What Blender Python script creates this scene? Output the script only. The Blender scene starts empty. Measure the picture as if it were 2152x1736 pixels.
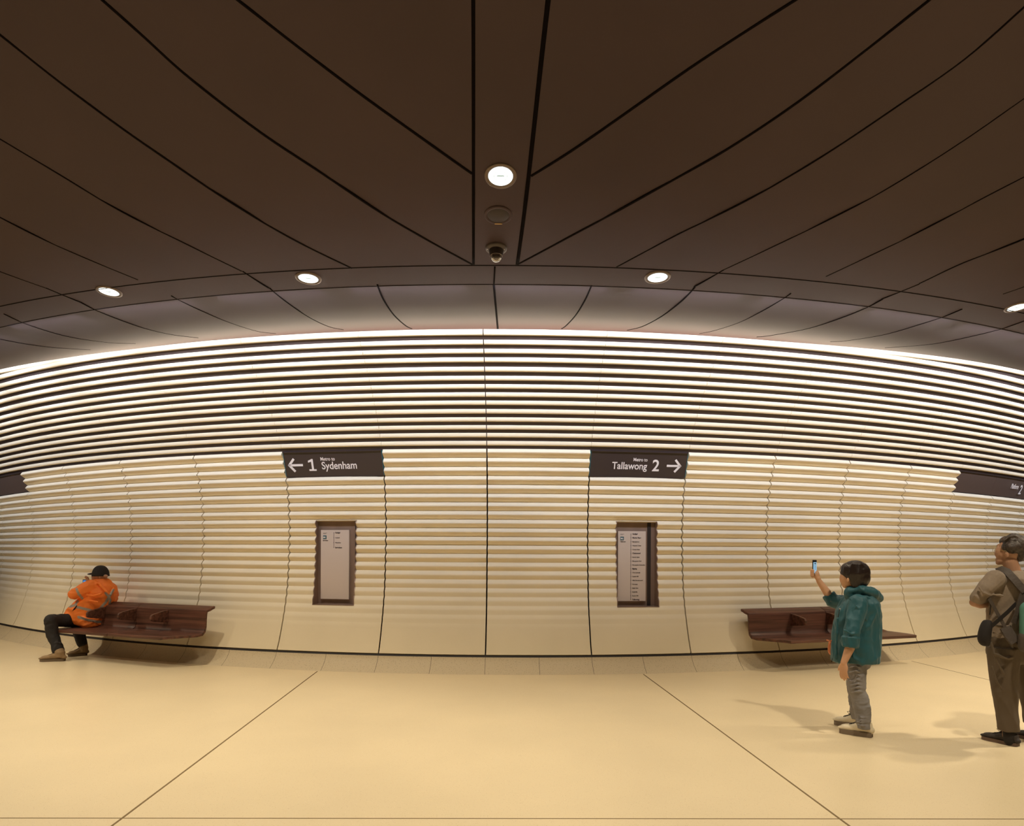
import bpy, bmesh, math, random
from math import sin, cos, pi, sqrt, atan2
from mathutils import Vector, Matrix, noise
random.seed(7)
SC = bpy.context.scene
COL = SC.collection

# ---------------------------------------------------------------- camera
F, CX, HY, ROLL, HC = 1500.0, 1076.0, 1155.77, 0.004745, 1.6
cam_d = bpy.data.cameras.new('camera'); cam = bpy.data.objects.new('camera', cam_d); COL.objects.link(cam)
cam_d.sensor_width = 36; cam_d.sensor_fit = 'HORIZONTAL'; cam_d.lens = F / 2152 * 36
cam_d.shift_y = (HY - 868) / 2152
cam_d.clip_start = 0.05; cam_d.clip_end = 200
cam.matrix_world = Matrix.Translation((0, 0, HC)) @ Matrix.Rotation(pi / 2, 4, 'X') @ Matrix.Rotation(ROLL, 4, 'Z')
SC.camera = cam
# ---------------------------------------------------------------- world, exposure
w = bpy.data.worlds.new('world'); SC.world = w; w.use_nodes = True
w.node_tree.nodes['Background'].inputs[0].default_value = (1.0, 0.74, 0.5, 1)
w.node_tree.nodes['Background'].inputs[1].default_value = 0.03
SC.view_settings.view_transform = 'Standard'; SC.view_settings.look = 'None'
SC.view_settings.gamma = 1; SC.view_settings.use_curve_mapping = False
SC.view_settings.exposure = 0.0
SC.cycles.use_denoising = True
SC.cycles.max_bounces = 8; SC.cycles.diffuse_bounces = 5; SC.cycles.sample_clamp_indirect = 6
LP = dict(spot=150.0, wash=16.5, cove=15.0, room=600.0)

# ---------------------------------------------------------------- place geometry (metres; wall is a convex bulge)
X0, ZC = -0.1103, 24.0728
E3, E4, E2 = 0.2918, 1.791, -1.3861
def plan(a, R):
    r = R + E3 * a**3 + E4 * a**4 + E2 * a * a
    return X0 + r * sin(a), ZC - r * cos(a)
def plan_inv(X, Y):
    a = atan2(X - X0, ZC - Y); r = math.hypot(X - X0, ZC - Y)
    return a, r - (E3 * a**3 + E4 * a**4 + E2 * a * a)
def ang(k):
    return -0.01564 + 0.09555 * k - 0.9916e-3 * k * k + 0.1069e-3 * k**3
def interp(tab, x):
    n = len(tab)
    if x <= tab[0][0]: return tab[0][1]
    if x >= tab[-1][0]: return tab[-1][1]
    for i in range(n - 1):
        if x <= tab[i + 1][0]: break
    def sl(j):
        if j == 0: return (tab[1][1] - tab[0][1]) / (tab[1][0] - tab[0][0])
        if j == n - 1: return (tab[-1][1] - tab[-2][1]) / (tab[-1][0] - tab[-2][0])
        return (tab[j + 1][1] - tab[j - 1][1]) / (tab[j + 1][0] - tab[j - 1][0])
    h = tab[i + 1][0] - tab[i][0]; t = (x - tab[i][0]) / h
    m0, m1 = sl(i) * h, sl(i + 1) * h
    return (2*t**3 - 3*t*t + 1) * tab[i][1] + (t**3 - 2*t*t + t) * m0 + (-2*t**3 + 3*t*t) * tab[i+1][1] + (t**3 - t*t) * m1
RZ = [(0, 14.934), (.203, 14.758), (.6, 14.60), (1.0, 14.49), (1.5, 14.43), (1.948, 14.422), (2.4, 14.47), (2.9435, 14.629),
      (3.3, 14.83), (3.7, 15.14), (4.188, 15.631), (4.5, 15.99)]
def RW(z): return interp(RZ, z)
CEIL = [(13.6, 4.50), (15.2, 4.47), (16.41, 4.45), (16.83, 4.487), (17.66, 4.60), (18.14, 4.71), (19.48, 5.14), (21, 5.55), (23, 5.8), (26, 5.9), (40, 5.9)]
def zceil(X, Y): return interp(CEIL, plan_inv(X, Y)[1])
def P(px, py, Y):
    dx, dy = px - CX, py - HY
    c, s = cos(ROLL), sin(ROLL)
    x, y = c * dx + s * dy, -s * dx + c * dy
    return Vector((x * Y / F, Y, HC - y * Y / F))
def floor_pt(px, py, z=0.0):
    q = P(px, py, 1.0); return P(px, py, (HC - z) / (HC - q.z))
def ceil_pt(px, py):
    lo, hi = 0.5, 24.0
    for Y in [i * 0.1 for i in range(15, 200)]:
        q = P(px, py, Y)
        if q.z > zceil(q.x, q.y): hi = Y; break
    lo = hi - 0.1
    for _ in range(25):
        m = (lo + hi) / 2; q = P(px, py, m)
        if q.z > zceil(q.x, q.y): hi = m
        else: lo = m
    q = P(px, py, hi); q.z = zceil(q.x, q.y); return q
def ceil_n(q):
    e = .02
    gx = (zceil(q.x + e, q.y) - zceil(q.x - e, q.y)) / (2 * e); gy = (zceil(q.x, q.y + e) - zceil(q.x, q.y - e)) / (2 * e)
    return Vector((gx, gy, -1)).normalized()

# ---------------------------------------------------------------- materials
def lin(c):
    return tuple(((v / 255) / 12.92 if v / 255 <= .04045 else ((v / 255 + .055) / 1.055) ** 2.4) for v in c)
MATS = {}
def mat(name, col, rough=.6, metal=0, spec=.5, bump=None, var=None, emit=None, speck=None, alpha=None, trans=0, sheen=0):
    """bump=(scale, strength); var=(scale, amount, stretch); speck=(scale, dark colour, share)"""
    if name in MATS: return MATS[name]
    m = bpy.data.materials.new(name); m.use_nodes = True; MATS[name] = m
    nt = m.node_tree; b = nt.nodes['Principled BSDF']; L = nt.links.new
    b.inputs['Base Color'].default_value = (*col, 1); b.inputs['Roughness'].default_value = rough
    b.inputs['Metallic'].default_value = metal; b.inputs['Specular IOR Level'].default_value = spec
    if trans: b.inputs['Transmission Weight'].default_value = trans
    if sheen: b.inputs['Sheen Weight'].default_value = sheen
    tc = nt.nodes.new('ShaderNodeTexCoord')
    out = None
    if var:
        mp = nt.nodes.new('ShaderNodeMapping'); L(tc.outputs['Object'], mp.inputs[0]); mp.inputs['Scale'].default_value = var[2] if len(var) > 2 else (1, 1, 1)
        n = nt.nodes.new('ShaderNodeTexNoise'); n.inputs['Scale'].default_value = var[0]; n.inputs['Detail'].default_value = 5; L(mp.outputs[0], n.inputs[0])
        r = nt.nodes.new('ShaderNodeMapRange'); r.inputs[1].default_value = .3; r.inputs[2].default_value = .7
        r.inputs[3].default_value = 1 - var[1]; r.inputs[4].default_value = 1 + var[1]; L(n.outputs[0], r.inputs[0])
        mx = nt.nodes.new('ShaderNodeMix'); mx.data_type = 'RGBA'; mx.blend_type = 'MULTIPLY'; mx.inputs[0].default_value = 1
        mx.inputs[6].default_value = (*col, 1); L(r.outputs[0], mx.inputs[7]); out = mx.outputs[2]
    if speck:
        for si, (sc_, dc, th) in enumerate(speck):
            v = nt.nodes.new('ShaderNodeTexVoronoi'); v.inputs['Scale'].default_value = sc_; L(tc.outputs['Object'], v.inputs[0])
            lt = nt.nodes.new('ShaderNodeMapRange'); lt.inputs[1].default_value = th; lt.inputs[2].default_value = th + .1; lt.inputs[3].default_value = 1; lt.inputs[4].default_value = 0
            L(v.outputs['Distance'], lt.inputs[0])
            wn = nt.nodes.new('ShaderNodeMath'); wn.operation = 'GREATER_THAN'; wn.inputs[1].default_value = .55
            sp = nt.nodes.new('ShaderNodeSeparateColor'); L(v.outputs['Color'], sp.inputs[0]); L(sp.outputs[0], wn.inputs[0])
            mu = nt.nodes.new('ShaderNodeMath'); mu.operation = 'MULTIPLY'; L(lt.outputs[0], mu.inputs[0]); L(wn.outputs[0], mu.inputs[1])
            mx = nt.nodes.new('ShaderNodeMix'); mx.data_type = 'RGBA'; L(mu.outputs[0], mx.inputs[0])
            if out is None: mx.inputs[6].default_value = (*col, 1)
            else: L(out, mx.inputs[6])
            mx.inputs[7].default_value = (*dc, 1); out = mx.outputs[2]
    if out is not None: L(out, b.inputs['Base Color'])
    if bump:
        n = nt.nodes.new('ShaderNodeTexNoise'); n.inputs['Scale'].default_value = bump[0]; n.inputs['Detail'].default_value = 4
        mp = nt.nodes.new('ShaderNodeMapping'); L(tc.outputs['Object'], mp.inputs[0]); mp.inputs['Scale'].default_value = bump[2] if len(bump) > 2 else (1, 1, 1); L(mp.outputs[0], n.inputs[0])
        bp = nt.nodes.new('ShaderNodeBump'); bp.inputs['Strength'].default_value = bump[1]; bp.inputs['Distance'].default_value = .02
        L(n.outputs[0], bp.inputs['Height']); L(bp.outputs[0], b.inputs['Normal'])
    if emit:
        b.inputs['Emission Color'].default_value = (*emit[0], 1); b.inputs['Emission Strength'].default_value = emit[1]
    return m
M_wall = mat('cream_precast', (.84, .72, .51), .55, spec=.3, var=(1.2, .035), bump=(40, .03))
M_floor = mat('terrazzo', (.80, .665, .445), .33, spec=.4, var=(.7, .05), speck=[(95, (.50, .36, .19), .12), (60, (.9, .78, .56), .10)])
M_skirt = mat('terrazzo_skirting', (.66, .545, .37), .5, spec=.3, speck=[(70, (.30, .22, .12), .16), (110, (.36, .27, .15), .15)])
M_ceil = mat('brown_metal', (.066, .042, .043), .55, metal=.2, spec=.25, var=(.5, .10))
M_back = mat('dark_brown_metal', (.048, .030, .028), .5, metal=.2, var=(.8, .1))
M_seam = mat('dark_gap', (.006, .004, .004), .9, spec=.05)
M_fseam = mat('floor_joint', (.24, .17, .09), .8, spec=.1)
M_sign = mat('sign_face', (.036, .023, .022), .28, spec=.5)
M_signedge = mat('sign_glass_edge', (.02, .16, .2), .2)
M_white = mat('sign_white', (.80, .73, .68), .5)
M_bronze = mat('bronze_sheet', (.30, .20, .145), .42, metal=.3, var=(3, .18, (1, 1, .3)))
M_dark = mat('niche_dark', (.025, .016, .012), .5)
M_poster = mat('poster_board', (.62, .51, .43), .45)
M_ink = mat('poster_ink', (.10, .075, .07), .6)
M_badge = mat('badge_teal', (.01, .085, .11), .5)
M_wood = mat('walnut_slats', (.112, .046, .030), .42, spec=.4, var=(3.0, .6, (.35, 9, 9)), bump=(6, .05, (.3, 12, 12)))
M_wood2 = mat('walnut_end', (.085, .038, .026), .45, var=(6, .2))
M_steel = mat('dark_steel', (.02, .016, .014), .5, metal=.5)
M_rim = mat('lamp_rim', (.17, .125, .10), .35, metal=.4)
M_lens = mat('lamp_lens', (.9, .95, 1), .3, emit=((.93, 1.0, .97), 1.6))
M_lensd = mat('lamp_lens_rib', (.2, .25, .25), .3, emit=((.8, .95, .9), .5))
M_grille = mat('speaker_grille', (.045, .032, .030), .7)
M_amber = mat('amber_mark', (.75, .5, .2), .5)
M_led = mat('led_strip', (1, 1, 1), .5, emit=((1.0, .84, .62), LP['cove']))
M_glass = mat('dome_smoke', (.12, .09, .08), .08, spec=.8, trans=.55)

# ---------------------------------------------------------------- mesh helpers
def wloc(o):
    v = Vector((0, 0, 0))
    while o: v += Vector(o.location); o = o.parent
    return v
def mk(name, V, Fc, m, parent=None, origin=None, smooth=True, label=None, cat=None, group=None, kind=None, local=False):
    me = bpy.data.meshes.new(name)
    o = bpy.data.objects.new(name, me); COL.objects.link(o)
    base = Vector((0, 0, 0))
    if parent is not None:
        o.parent = parent
        if not local: base = wloc(parent)
    elif origin is not None:
        o.location = origin; base = Vector(origin)
    me.from_pydata([tuple(Vector(v) - base) for v in V], [], Fc); me.update()
    if m: me.materials.append(m)
    if smooth:
        for p in me.polygons: p.use_smooth = True
    tag(o, label, cat, group, kind); return o
def tag(o, label=None, cat=None, group=None, kind=None):
    if label: o['label'] = label
    if cat: o['category'] = cat
    if group: o['group'] = group
    if kind: o['kind'] = kind
def empty(name, loc, rz=0, **k):
    o = bpy.data.objects.new(name, None); COL.objects.link(o); o.location = loc; o.rotation_euler = (0, 0, rz); tag(o, **k); return o
def flat(o, angle=35):
    """sharp edges above an angle"""
    me = o.data; bm = bmesh.new(); bm.from_mesh(me)
    for e in bm.edges:
        if len(e.link_faces) == 2 and e.calc_face_angle(0) > math.radians(angle): e.smooth = False
    bm.to_mesh(me); bm.free(); return o
class G:
    def __init__(s): s.V = []; s.F = []
    def add(s, V, Fc):
        n = len(s.V); s.V += [Vector(v) for v in V]; s.F += [[i + n for i in f] for f in Fc]; return s
    def box(s, lo, hi, M=None):
        x0, y0, z0 = lo; x1, y1, z1 = hi
        V = [Vector(v) for v in [(x0,y0,z0),(x1,y0,z0),(x1,y1,z0),(x0,y1,z0),(x0,y0,z1),(x1,y0,z1),(x1,y1,z1),(x0,y1,z1)]]
        if M: V = [M @ v for v in V]
        return s.add(V, [(0,3,2,1),(4,5,6,7),(0,1,5,4),(1,2,6,5),(2,3,7,6),(3,0,4,7)])
    def loft(s, rings, cap=True, n=20):
        """rings: (centre, u, v)"""
        V = []; Fc = []
        for c, u, v in rings:
            for i in range(n):
                t = 2 * pi * i / n; V.append(Vector(c) + Vector(u) * cos(t) + Vector(v) * sin(t))
        for j in range(len(rings) - 1):
            for i in range(n):
                k = (i + 1) % n; Fc.append((j*n+i, j*n+k, (j+1)*n+k, (j+1)*n+i))
        if cap:
            V.append(Vector(rings[0][0])); V.append(Vector(rings[-1][0])); a, b = len(V) - 2, len(V) - 1; q = (len(rings) - 1) * n
            for i in range(n):
                k = (i + 1) % n; Fc.append((a, k, i)); Fc.append((b, q + i, q + k))
        return s.add(V, Fc)
    def tube(s, pts, rad, n=12, wide=None, asp=1.0, cap=True, round_=True):
        pts = [Vector(p) for p in pts]; m = len(pts)
        if not hasattr(rad, '__len__'): rad = [rad] * m
        T = []
        for i in range(m):
            t = (pts[min(i + 1, m - 1)] - pts[max(i - 1, 0)]); T.append(t.normalized() if t.length > 1e-9 else Vector((0, 0, 1)))
        ref = Vector(wide) if wide is not None else (Vector((0, 0, 1)) if abs(T[0].z) < .9 else Vector((1, 0, 0)))
        rings = []
        def fr(t, ref):
            u = (ref - t * ref.dot(t))
            if u.length < 1e-6: u = t.orthogonal()
            u.normalize(); return u, t.cross(u)
        u = ref
        for i in range(m):
            u, v = fr(T[i], u if wide is None else Vector(wide)); r = rad[i]
            if round_ and i == 0:
                for th in (80, 55, 28):
                    a = math.radians(th); rings.append((pts[0] - T[0] * r * sin(a), u * r * asp * cos(a), v * r * cos(a)))
            rings.append((pts[i], u * r * asp, v * r))
            if round_ and i == m - 1:
                for th in (28, 55, 80):
                    a = math.radians(th); rings.append((pts[i] + T[i] * r * sin(a), u * r * asp * cos(a), v * r * cos(a)))
        return s.loft(rings, cap, n)
    def ball(s, c, r, M=None, n=20, m=12):
        r = Vector(r) if hasattr(r, '__len__') else Vector((r, r, r)); c = Vector(c)
        R3 = M.to_3x3() if M else Matrix.Identity(3); rings = []
        for j in range(m + 1):
            th = pi * (j + .02) / (m + .04); z = -cos(th); q = sin(th)
            rings.append((c + R3 @ Vector((0, 0, z * r.z)), R3 @ Vector((r.x * q, 0, 0)), R3 @ Vector((0, r.y * q, 0))))
        return s.loft(rings, True, n)
    def disc(s, M, r0, r1, y=0, n=40):
        V = []; Fc = []
        for i in range(n):
            t = 2 * pi * i / n
            V.append(M @ Vector((r0 * cos(t), r0 * sin(t), y))); V.append(M @ Vector((r1 * cos(t), r1 * sin(t), y)))
        for i in range(n): k = (i + 1) % n; Fc.append((2*i, 2*i+1, 2*k+1, 2*k))
        return s.add(V, Fc)
    def lathe(s, M, prof, n=40):
        V = []; Fc = []
        for r, z in prof:
            for i in range(n): t = 2 * pi * i / n; V.append(M @ Vector((r * cos(t), r * sin(t), z)))
        for j in range(len(prof) - 1):
            for i in range(n): k = (i + 1) % n; Fc.append((j*n+i, j*n+k, (j+1)*n+k, (j+1)*n+i))
        return s.add(V, Fc)
    def out(s, name, m, parent=None, **k): return mk(name, s.V, s.F, m, parent, **k)
def strip(g, pts, width, normal_fn, lift):
    """ribbon along points, `width` wide, lifted off the surface along its normal, 3 mm thick"""
    pts = [Vector(p) for p in pts]; V = []; Fc = []
    for i, p in enumerate(pts):
        t = (pts[min(i + 1, len(pts) - 1)] - pts[max(i - 1, 0)]).normalized(); n = normal_fn(p); s = t.cross(n).normalized() * width / 2
        V += [p + s + n * lift, p - s + n * lift, p + s - n * .01, p - s - n * .01]
    for i in range(len(pts) - 1):
        a = 4 * i; b = a + 4
        Fc += [(a, a+1, b+1, b), (a+2, b+2, b+3, a+3), (a, b, b+2, a+2), (a+1, a+3, b+3, b+1)]
    Fc += [(0, 2, 3, 1), (len(V) - 4, len(V) - 3, len(V) - 1, len(V) - 2)]
    g.add(V, Fc)
def remesh(o, voxel, smooth=4, fac=.5):
    me = o.data; me.remesh_voxel_size = voxel
    md = o.modifiers.new('r', 'REMESH'); md.mode = 'VOXEL'; md.voxel_size = voxel; md.use_smooth_shade = True
    if smooth: sm = o.modifiers.new('s', 'SMOOTH'); sm.iterations = smooth; sm.factor = fac
    dg = bpy.context.evaluated_depsgraph_get(); ev = o.evaluated_get(dg)
    nm = bpy.data.meshes.new_from_object(ev); mats = list(me.materials); o.modifiers.clear()
    o.data = nm; nm.materials.clear()
    for q in mats: nm.materials.append(q)
    for p in nm.polygons: p.use_smooth = True
    return o
def text_mesh(s, size, bold=0.0, align='LEFT', xs=1.0, ext=.0015):
    c = bpy.data.curves.new('t', 'FONT'); c.body = s; c.size = size; c.offset = bold; c.extrude = ext; c.align_x = align
    o = bpy.data.objects.new('t', c); COL.objects.link(o)
    dg = bpy.context.evaluated_depsgraph_get(); me = bpy.data.meshes.new_from_object(o.evaluated_get(dg))
    V = [Vector((v.co.x * xs, v.co.y, v.co.z)) for v in me.vertices]; Fc = [tuple(p.vertices) for p in me.polygons]
    bpy.data.objects.remove(o); bpy.data.curves.remove(c); bpy.data.meshes.remove(me)
    return V, Fc

# ---------------------------------------------------------------- floor
AL, AR = ang(-9), ang(11)
g = G(); n = 120
As = [AL + (AR - AL) * i / n for i in range(n + 1)]
V = []; Fc = []
for a in As:
    x, y = plan(a, 14.92); V.append((x, y, 0)); V.append((x * 2.2 if abs(x) < 1 else x, -12 if abs(a) < 2 else y, 0))
V = []
for a in As:
    for R in (14.92, 16, 18, 21, 25, 38):
        x, y = plan(a, R) if R < 17 else (X0 + R * sin(a), ZC - R * cos(a)); V.append((x, y, 0))
for i in range(n):
    for j in range(5): b = i * 6 + j; Fc.append((b, b + 1, b + 7, b + 6))
mk('floor', V, Fc, M_floor, kind='structure')
floor = bpy.data.objects['floor']
up = lambda p: Vector((0, 0, 1))
def fline(p, q, w=.009):
    g = G(); strip(g, [p, q], w, up, .0012); g.out('seam', M_fseam, floor)
a, b = floor_pt(235, 1736), floor_pt(667, 1411); fline(b, b + (a - b) * 2.2, .014)
a, b = floor_pt(1785, 1736), floor_pt(1352, 1417); fline(b, b + (a - b) * 2.2, .014)
a, b = floor_pt(0, 1719.5), floor_pt(2152, 1721.5); fline(a + (a - b) * .6, b + (b - a) * .6, .009)
a, b = floor_pt(1916, 1389.5), floor_pt(2078, 1429); fline(a, b + (b - a) * 2.5, .012)
a, b = floor_pt(42, 1357), floor_pt(0, 1368); 

# ---------------------------------------------------------------- wall: backing, ribbed panels, slats
wall = empty('wall_back', (0, 9.3, 0), kind='structure')
def arc_sheet(zs, Rf, a0, a1, nu, name, m, parent, thick=0, **k):
    V = []; Fc = []
    for z in zs:
        for i in range(nu + 1):
            a = a0 + (a1 - a0) * i / nu; x, y = plan(a, Rf(z)); V.append((x, y, z))
    q = nu + 1
    for j in range(len(zs) - 1):
        for i in range(nu): b = j * q + i; Fc.append((b, b + 1, b + q + 1, b + q))
    return mk(name, V, Fc, m, parent, **k)
arc_sheet([.15 + .1 * i for i in range(28)], lambda z: RW(z) - .17, AL, AR, 120, 'backing', M_seam, wall)
bk = arc_sheet([2.932 + (4.20 - 2.932) * i / 28 for i in range(29)], lambda z: RW(z) - .013, AL, AR, 160, 'slat_backing', M_back, wall, label='dark brown backing behind the upper slats')
PITCH = .1165; ZT = 2.945
def rib(z):
    p = ((ZT - z) / PITCH) % 1.0
    fade = max(0, min(1, (z - .52) / 1.15)) ** 1.1
    p0 = .47
    c_ = .13
    if p < p0 - c_: h = .84 * (p / (p0 - c_)) ** .85
    elif p < p0 + c_: h = .84 + .16 * cos((p - p0) / c_ * pi / 2)
    else: h = .84 * (1 - ((p - p0 - c_) / (1 - p0 - c_)) ** 1.2)
    return .056 * fade * h - .022 * fade
def Rrib(z): return RW(z) + rib(z)
NICHE = {-2: (.287, .708), 1: (.29, .725)}; NZ0, NZ1 = .83, 2.0
def panel(k):
    half = .009
    gl = (.0095 if k == 0 else half) / 14.5; gr = (.0095 if k == -1 else half) / 14.5
    a0, a1 = ang(k) + gl, ang(k + 1) - gr
    ztop = ZT - 3 * PITCH if (k in NICHE or k >= 6 or k <= -7) else ZT
    zs = []
    z = ztop
    while z > .54: zs.append(z); z -= PITCH / 14
    while z > .235: zs.append(z); z -= .04
    zs.append(.228)
    us = [i / 10 for i in range(11)]
    if k in NICHE:
        us = sorted(set([0, .1, .2, NICHE[k][0], .4, .5, .6, NICHE[k][1], .8, .9, 1]))
        zs = sorted(set(zs + [NZ0, NZ1]), reverse=True)
    V = []; Fc = []; q = len(us)
    for z in zs:
        for u in us: x, y = plan(a0 + (a1 - a0) * u, Rrib(z)); V.append((x, y, z))
    for j in range(len(zs) - 1):
        for i in range(q - 1):
            if k in NICHE and us[i] >= NICHE[k][0] and us[i + 1] <= NICHE[k][1] and zs[j] <= NZ1 + 1e-6 and zs[j + 1] >= NZ0 - 1e-6: continue
            b = j * q + i; Fc.append((b, b + q, b + q + 1, b + 1))
    o = mk('wall_panel', V, Fc, M_wall, wall)
    md = o.modifiers.new('s', 'SOLIDIFY'); md.thickness = .018 if k in NICHE else .05; md.offset = -1
    es = o.modifiers.new('e', 'EDGE_SPLIT'); es.split_angle = math.radians(50)
    return o
for k in range(-9, 11): panel(k)
# slats: pixel rows of their top edges at the centre -> heights
tops = [165, 240, 310, 377, 450, 520, 585, 648, 712, 778, 842, 903, 963, 1025, 1090]
def z_at(py):
    z = 3.5
    for _ in range(40): z = HC + (HY - py) * (ZC - RW(z)) / F
    return z
ZS = [z_at(650 + t / 3.694) for t in tops]
hts = [.70] * 14
def slat(zt, zb, name='slat', ks=range(-9, 11)):
    h = (zt - zb)
    V = []; Fc = []
    prof = []
    for i in range(13):                       # rounded front, from the top edge to the bottom edge
        t = i / 12; prof.append((zt - h * t, (.011 * sin(pi / 2 * min(1, t / .7)) ** .8 if t < .7 else .011 - .010 * ((t - .7) / .3) ** 1.3) + .002))
    prof = [(zt, -.03)] + prof + [(zb, -.03)]
    m = len(prof)
    for k in ks:
        a0, a1 = ang(k) + .0024 / 15, ang(k + 1) - .0024 / 15
        if k in (0,): a0 = ang(k) + .006 / 15
        if k == -1: a1 = ang(0) - .006 / 15
        base = len(V)
        for i in range(7):
            a = a0 + (a1 - a0) * i / 6
            for z, o in prof:
                dR = (RW(z + .02) - RW(z - .02)) / .04; nrm = sqrt(1 + dR * dR)
                x, y = plan(a, RW(z) + o / nrm); V.append((x, y, z - o * dR / nrm))
        for i in range(6):
            for j in range(m): k2 = (j + 1) % m; b = base + i * m; Fc.append((b + j, b + k2, b + m + k2, b + m + j))
        Fc.append([base + j for j in range(m)][::-1]); Fc.append([base + 6 * m + j for j in range(m)])
    return flat(mk(name, V, Fc, M_wall, wall), 50)
for i in range(14):
    pit = .083 * (1 if i > 3 else 1.0); d = ZS[i] - ZS[i + 1]
    if i in (3, 8): d *= .93
    slat(ZS[i], ZS[i] - d * .50)
# one more slat fans out from behind the top one towards both ends
d0 = (ZS[0] - ZS[1])
def fan(k):
    t = max(0, min(1, (abs(k + .3) - 2.2) / 4.3)); return t * t * (3 - 2 * t)
def top_slat(k0, k1):
    V = []; Fc = []; ns = 60; m = 8; VB = []; FB = []
    for i in range(ns + 1):
        k = k0 + (k1 - k0) * i / ns; a = ang(k); f_ = fan(k); zt = ZS[0] - .004 + d0 * f_ * 1.06; h = d0 * .44
        for z, o in ((zt, -.028), (zt, .002), (zt - h * .2, .008), (zt - h * .5, .011), (zt - h * .72, .012), (zt - h * .9, .006), (zt - h, .001), (zt - h, -.028)):
            o -= .012 * (1 - f_); x, y = plan(a, RW(z) + o * .78); V.append((x, y, z - o * .62))
        for z in (ZS[0] - .03, zt + .004):
            x, y = plan(a, RW(z) - .020); VB.append((x, y, z))
    for i in range(ns):
        for j in range(m): k2 = (j + 1) % m; b = i * m; Fc.append((b + j, b + k2, b + m + k2, b + m + j))
        b = 2 * i; FB.append((b, b + 1, b + 3, b + 2))
    flat(mk('slat', V, Fc, M_wall, wall), 50); mk('slat_backing', VB, FB, M_back, wall)
top_slat(-9, -2.6); top_slat(2.0, 11)
# skirting and shadow gap
g = G()
def skirt(z): return RW(z) if z > .2 else 14.934 + (14.758 - 14.934) * (1 - (1 - z / .203) ** 1.7)
for k2 in range(-18, 22):
    a0, a1 = ang(k2 / 2) + .0022 / 15, ang(k2 / 2 + .5) - .0022 / 15; V = []; Fc = []
    zs = [.195 - .195 * (j / 9) for j in range(10)]
    for z in zs:
        for i in range(4):
            x, y = plan(a0 + (a1 - a0) * i / 3, skirt(z)); V.append((x, y, z))
    for j in range(9):
        for i in range(3): b = j * 4 + i; Fc.append((b, b + 4, b + 5, b + 1))
    g.add(V, Fc)
g.out('baseboard_back', M_skirt, None, kind='structure')
arc_sheet([0.0, .05, .1, .15, .20, .24], lambda z: skirt(z) - .006 if z < .196 else RW(z) - .02, AL, AR, 160, 'trim_1', mat('shadow_gap', (.028, .02, .018), .6), None, kind='structure')

# ---------------------------------------------------------------- ceiling
V = []; Fc = []
Rs = [13.9, 14.4, 15, 15.6, 16.41, 16.83, 17.2, 17.66, 18.14, 18.6, 19, 19.48, 20, 20.5, 21, 22, 23, 24.5, 26, 30, 38]
for a in As:
    for R in Rs:
        x, y = plan(a, R); V.append((x, y, zceil(x, y)))
q = len(Rs)
for i in range(n):
    for j in range(q - 1): b = i * q + j; Fc.append((b, b + q, b + q + 1, b + 1))
ceiling = mk('ceiling', V, Fc, M_ceil, kind='structure')
def cat_pts(px):
    """smooth polyline through pixels, put on the ceiling"""
    P3 = [ceil_pt(x, y) for x, y in px]; out = []
    for i in range(len(P3) - 1):
        p0, p1, p2, p3 = P3[max(i-1, 0)], P3[i], P3[i+1], P3[min(i+2, len(P3)-1)]
        for s in range(6):
            t = s / 6; q = .5 * ((2*p1) + (p2-p0)*t + (2*p0-5*p1+4*p2-p3)*t*t + (3*p1-p0-3*p2+p3)*t**3); q.z = zceil(q.x, q.y); out.append(q)
    out.append(P3[-1]); return out
def cseam(px, w, ext=True):
    pts = cat_pts(px)
    if ext:
        d = (pts[0] - pts[3]).normalized()
        pre = []
        for i in range(12, 0, -1):
            q = pts[0] + d * i * .5; q.z = zceil(q.x, q.y); pre.append(q)
        pts = pre + pts
    g = G(); strip(g, pts, w, ceil_n, .0025); g.out('seam', M_seam, ceiling)
for px, w in [
    ([(500,0),(625,97),(750,192),(875,282),(992,365)], .022), ([(215,0),(300,75),(400,165),(550,280),(700,380),(850,477),(993,556)], .022),
    ([(0,73),(125,172),(250,265),(375,352),(500,435),(625,508),(740,564)], .020), ([(0,292),(125,367),(250,442),(375,505),(508,570)], .013),
    ([(0,457),(150,530),(290,588)], .011), ([(0,571),(95,605)], .010),
    ([(1671,0),(1476,125),(1326,230),(1201,317),(1116,370)], .022), ([(1953,0),(1826,100),(1676,215),(1526,315),(1376,400),(1226,482),(1087,556)], .022),
    ([(2152,15),(2026,125),(1876,230),(1726,330),(1576,418),(1426,492),(1296,561)], .015), ([(2152,207),(2026,295),(1876,390),(1726,470),(1626,518),(1521,567)], .010),
    ([(2152,372),(2026,438),(1876,515),(1736,581)], .010), ([(2152,503),(2026,552),(1932,596)], .017), ([(2152,603),(2108,618)], .011),
    ([(994.5,0),(995,150),(995,370),(995,556)], .026), ([(1152,0),(1135,150),(1111,370),(1087,556)], .034)]:
    cseam(px, w)
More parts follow.
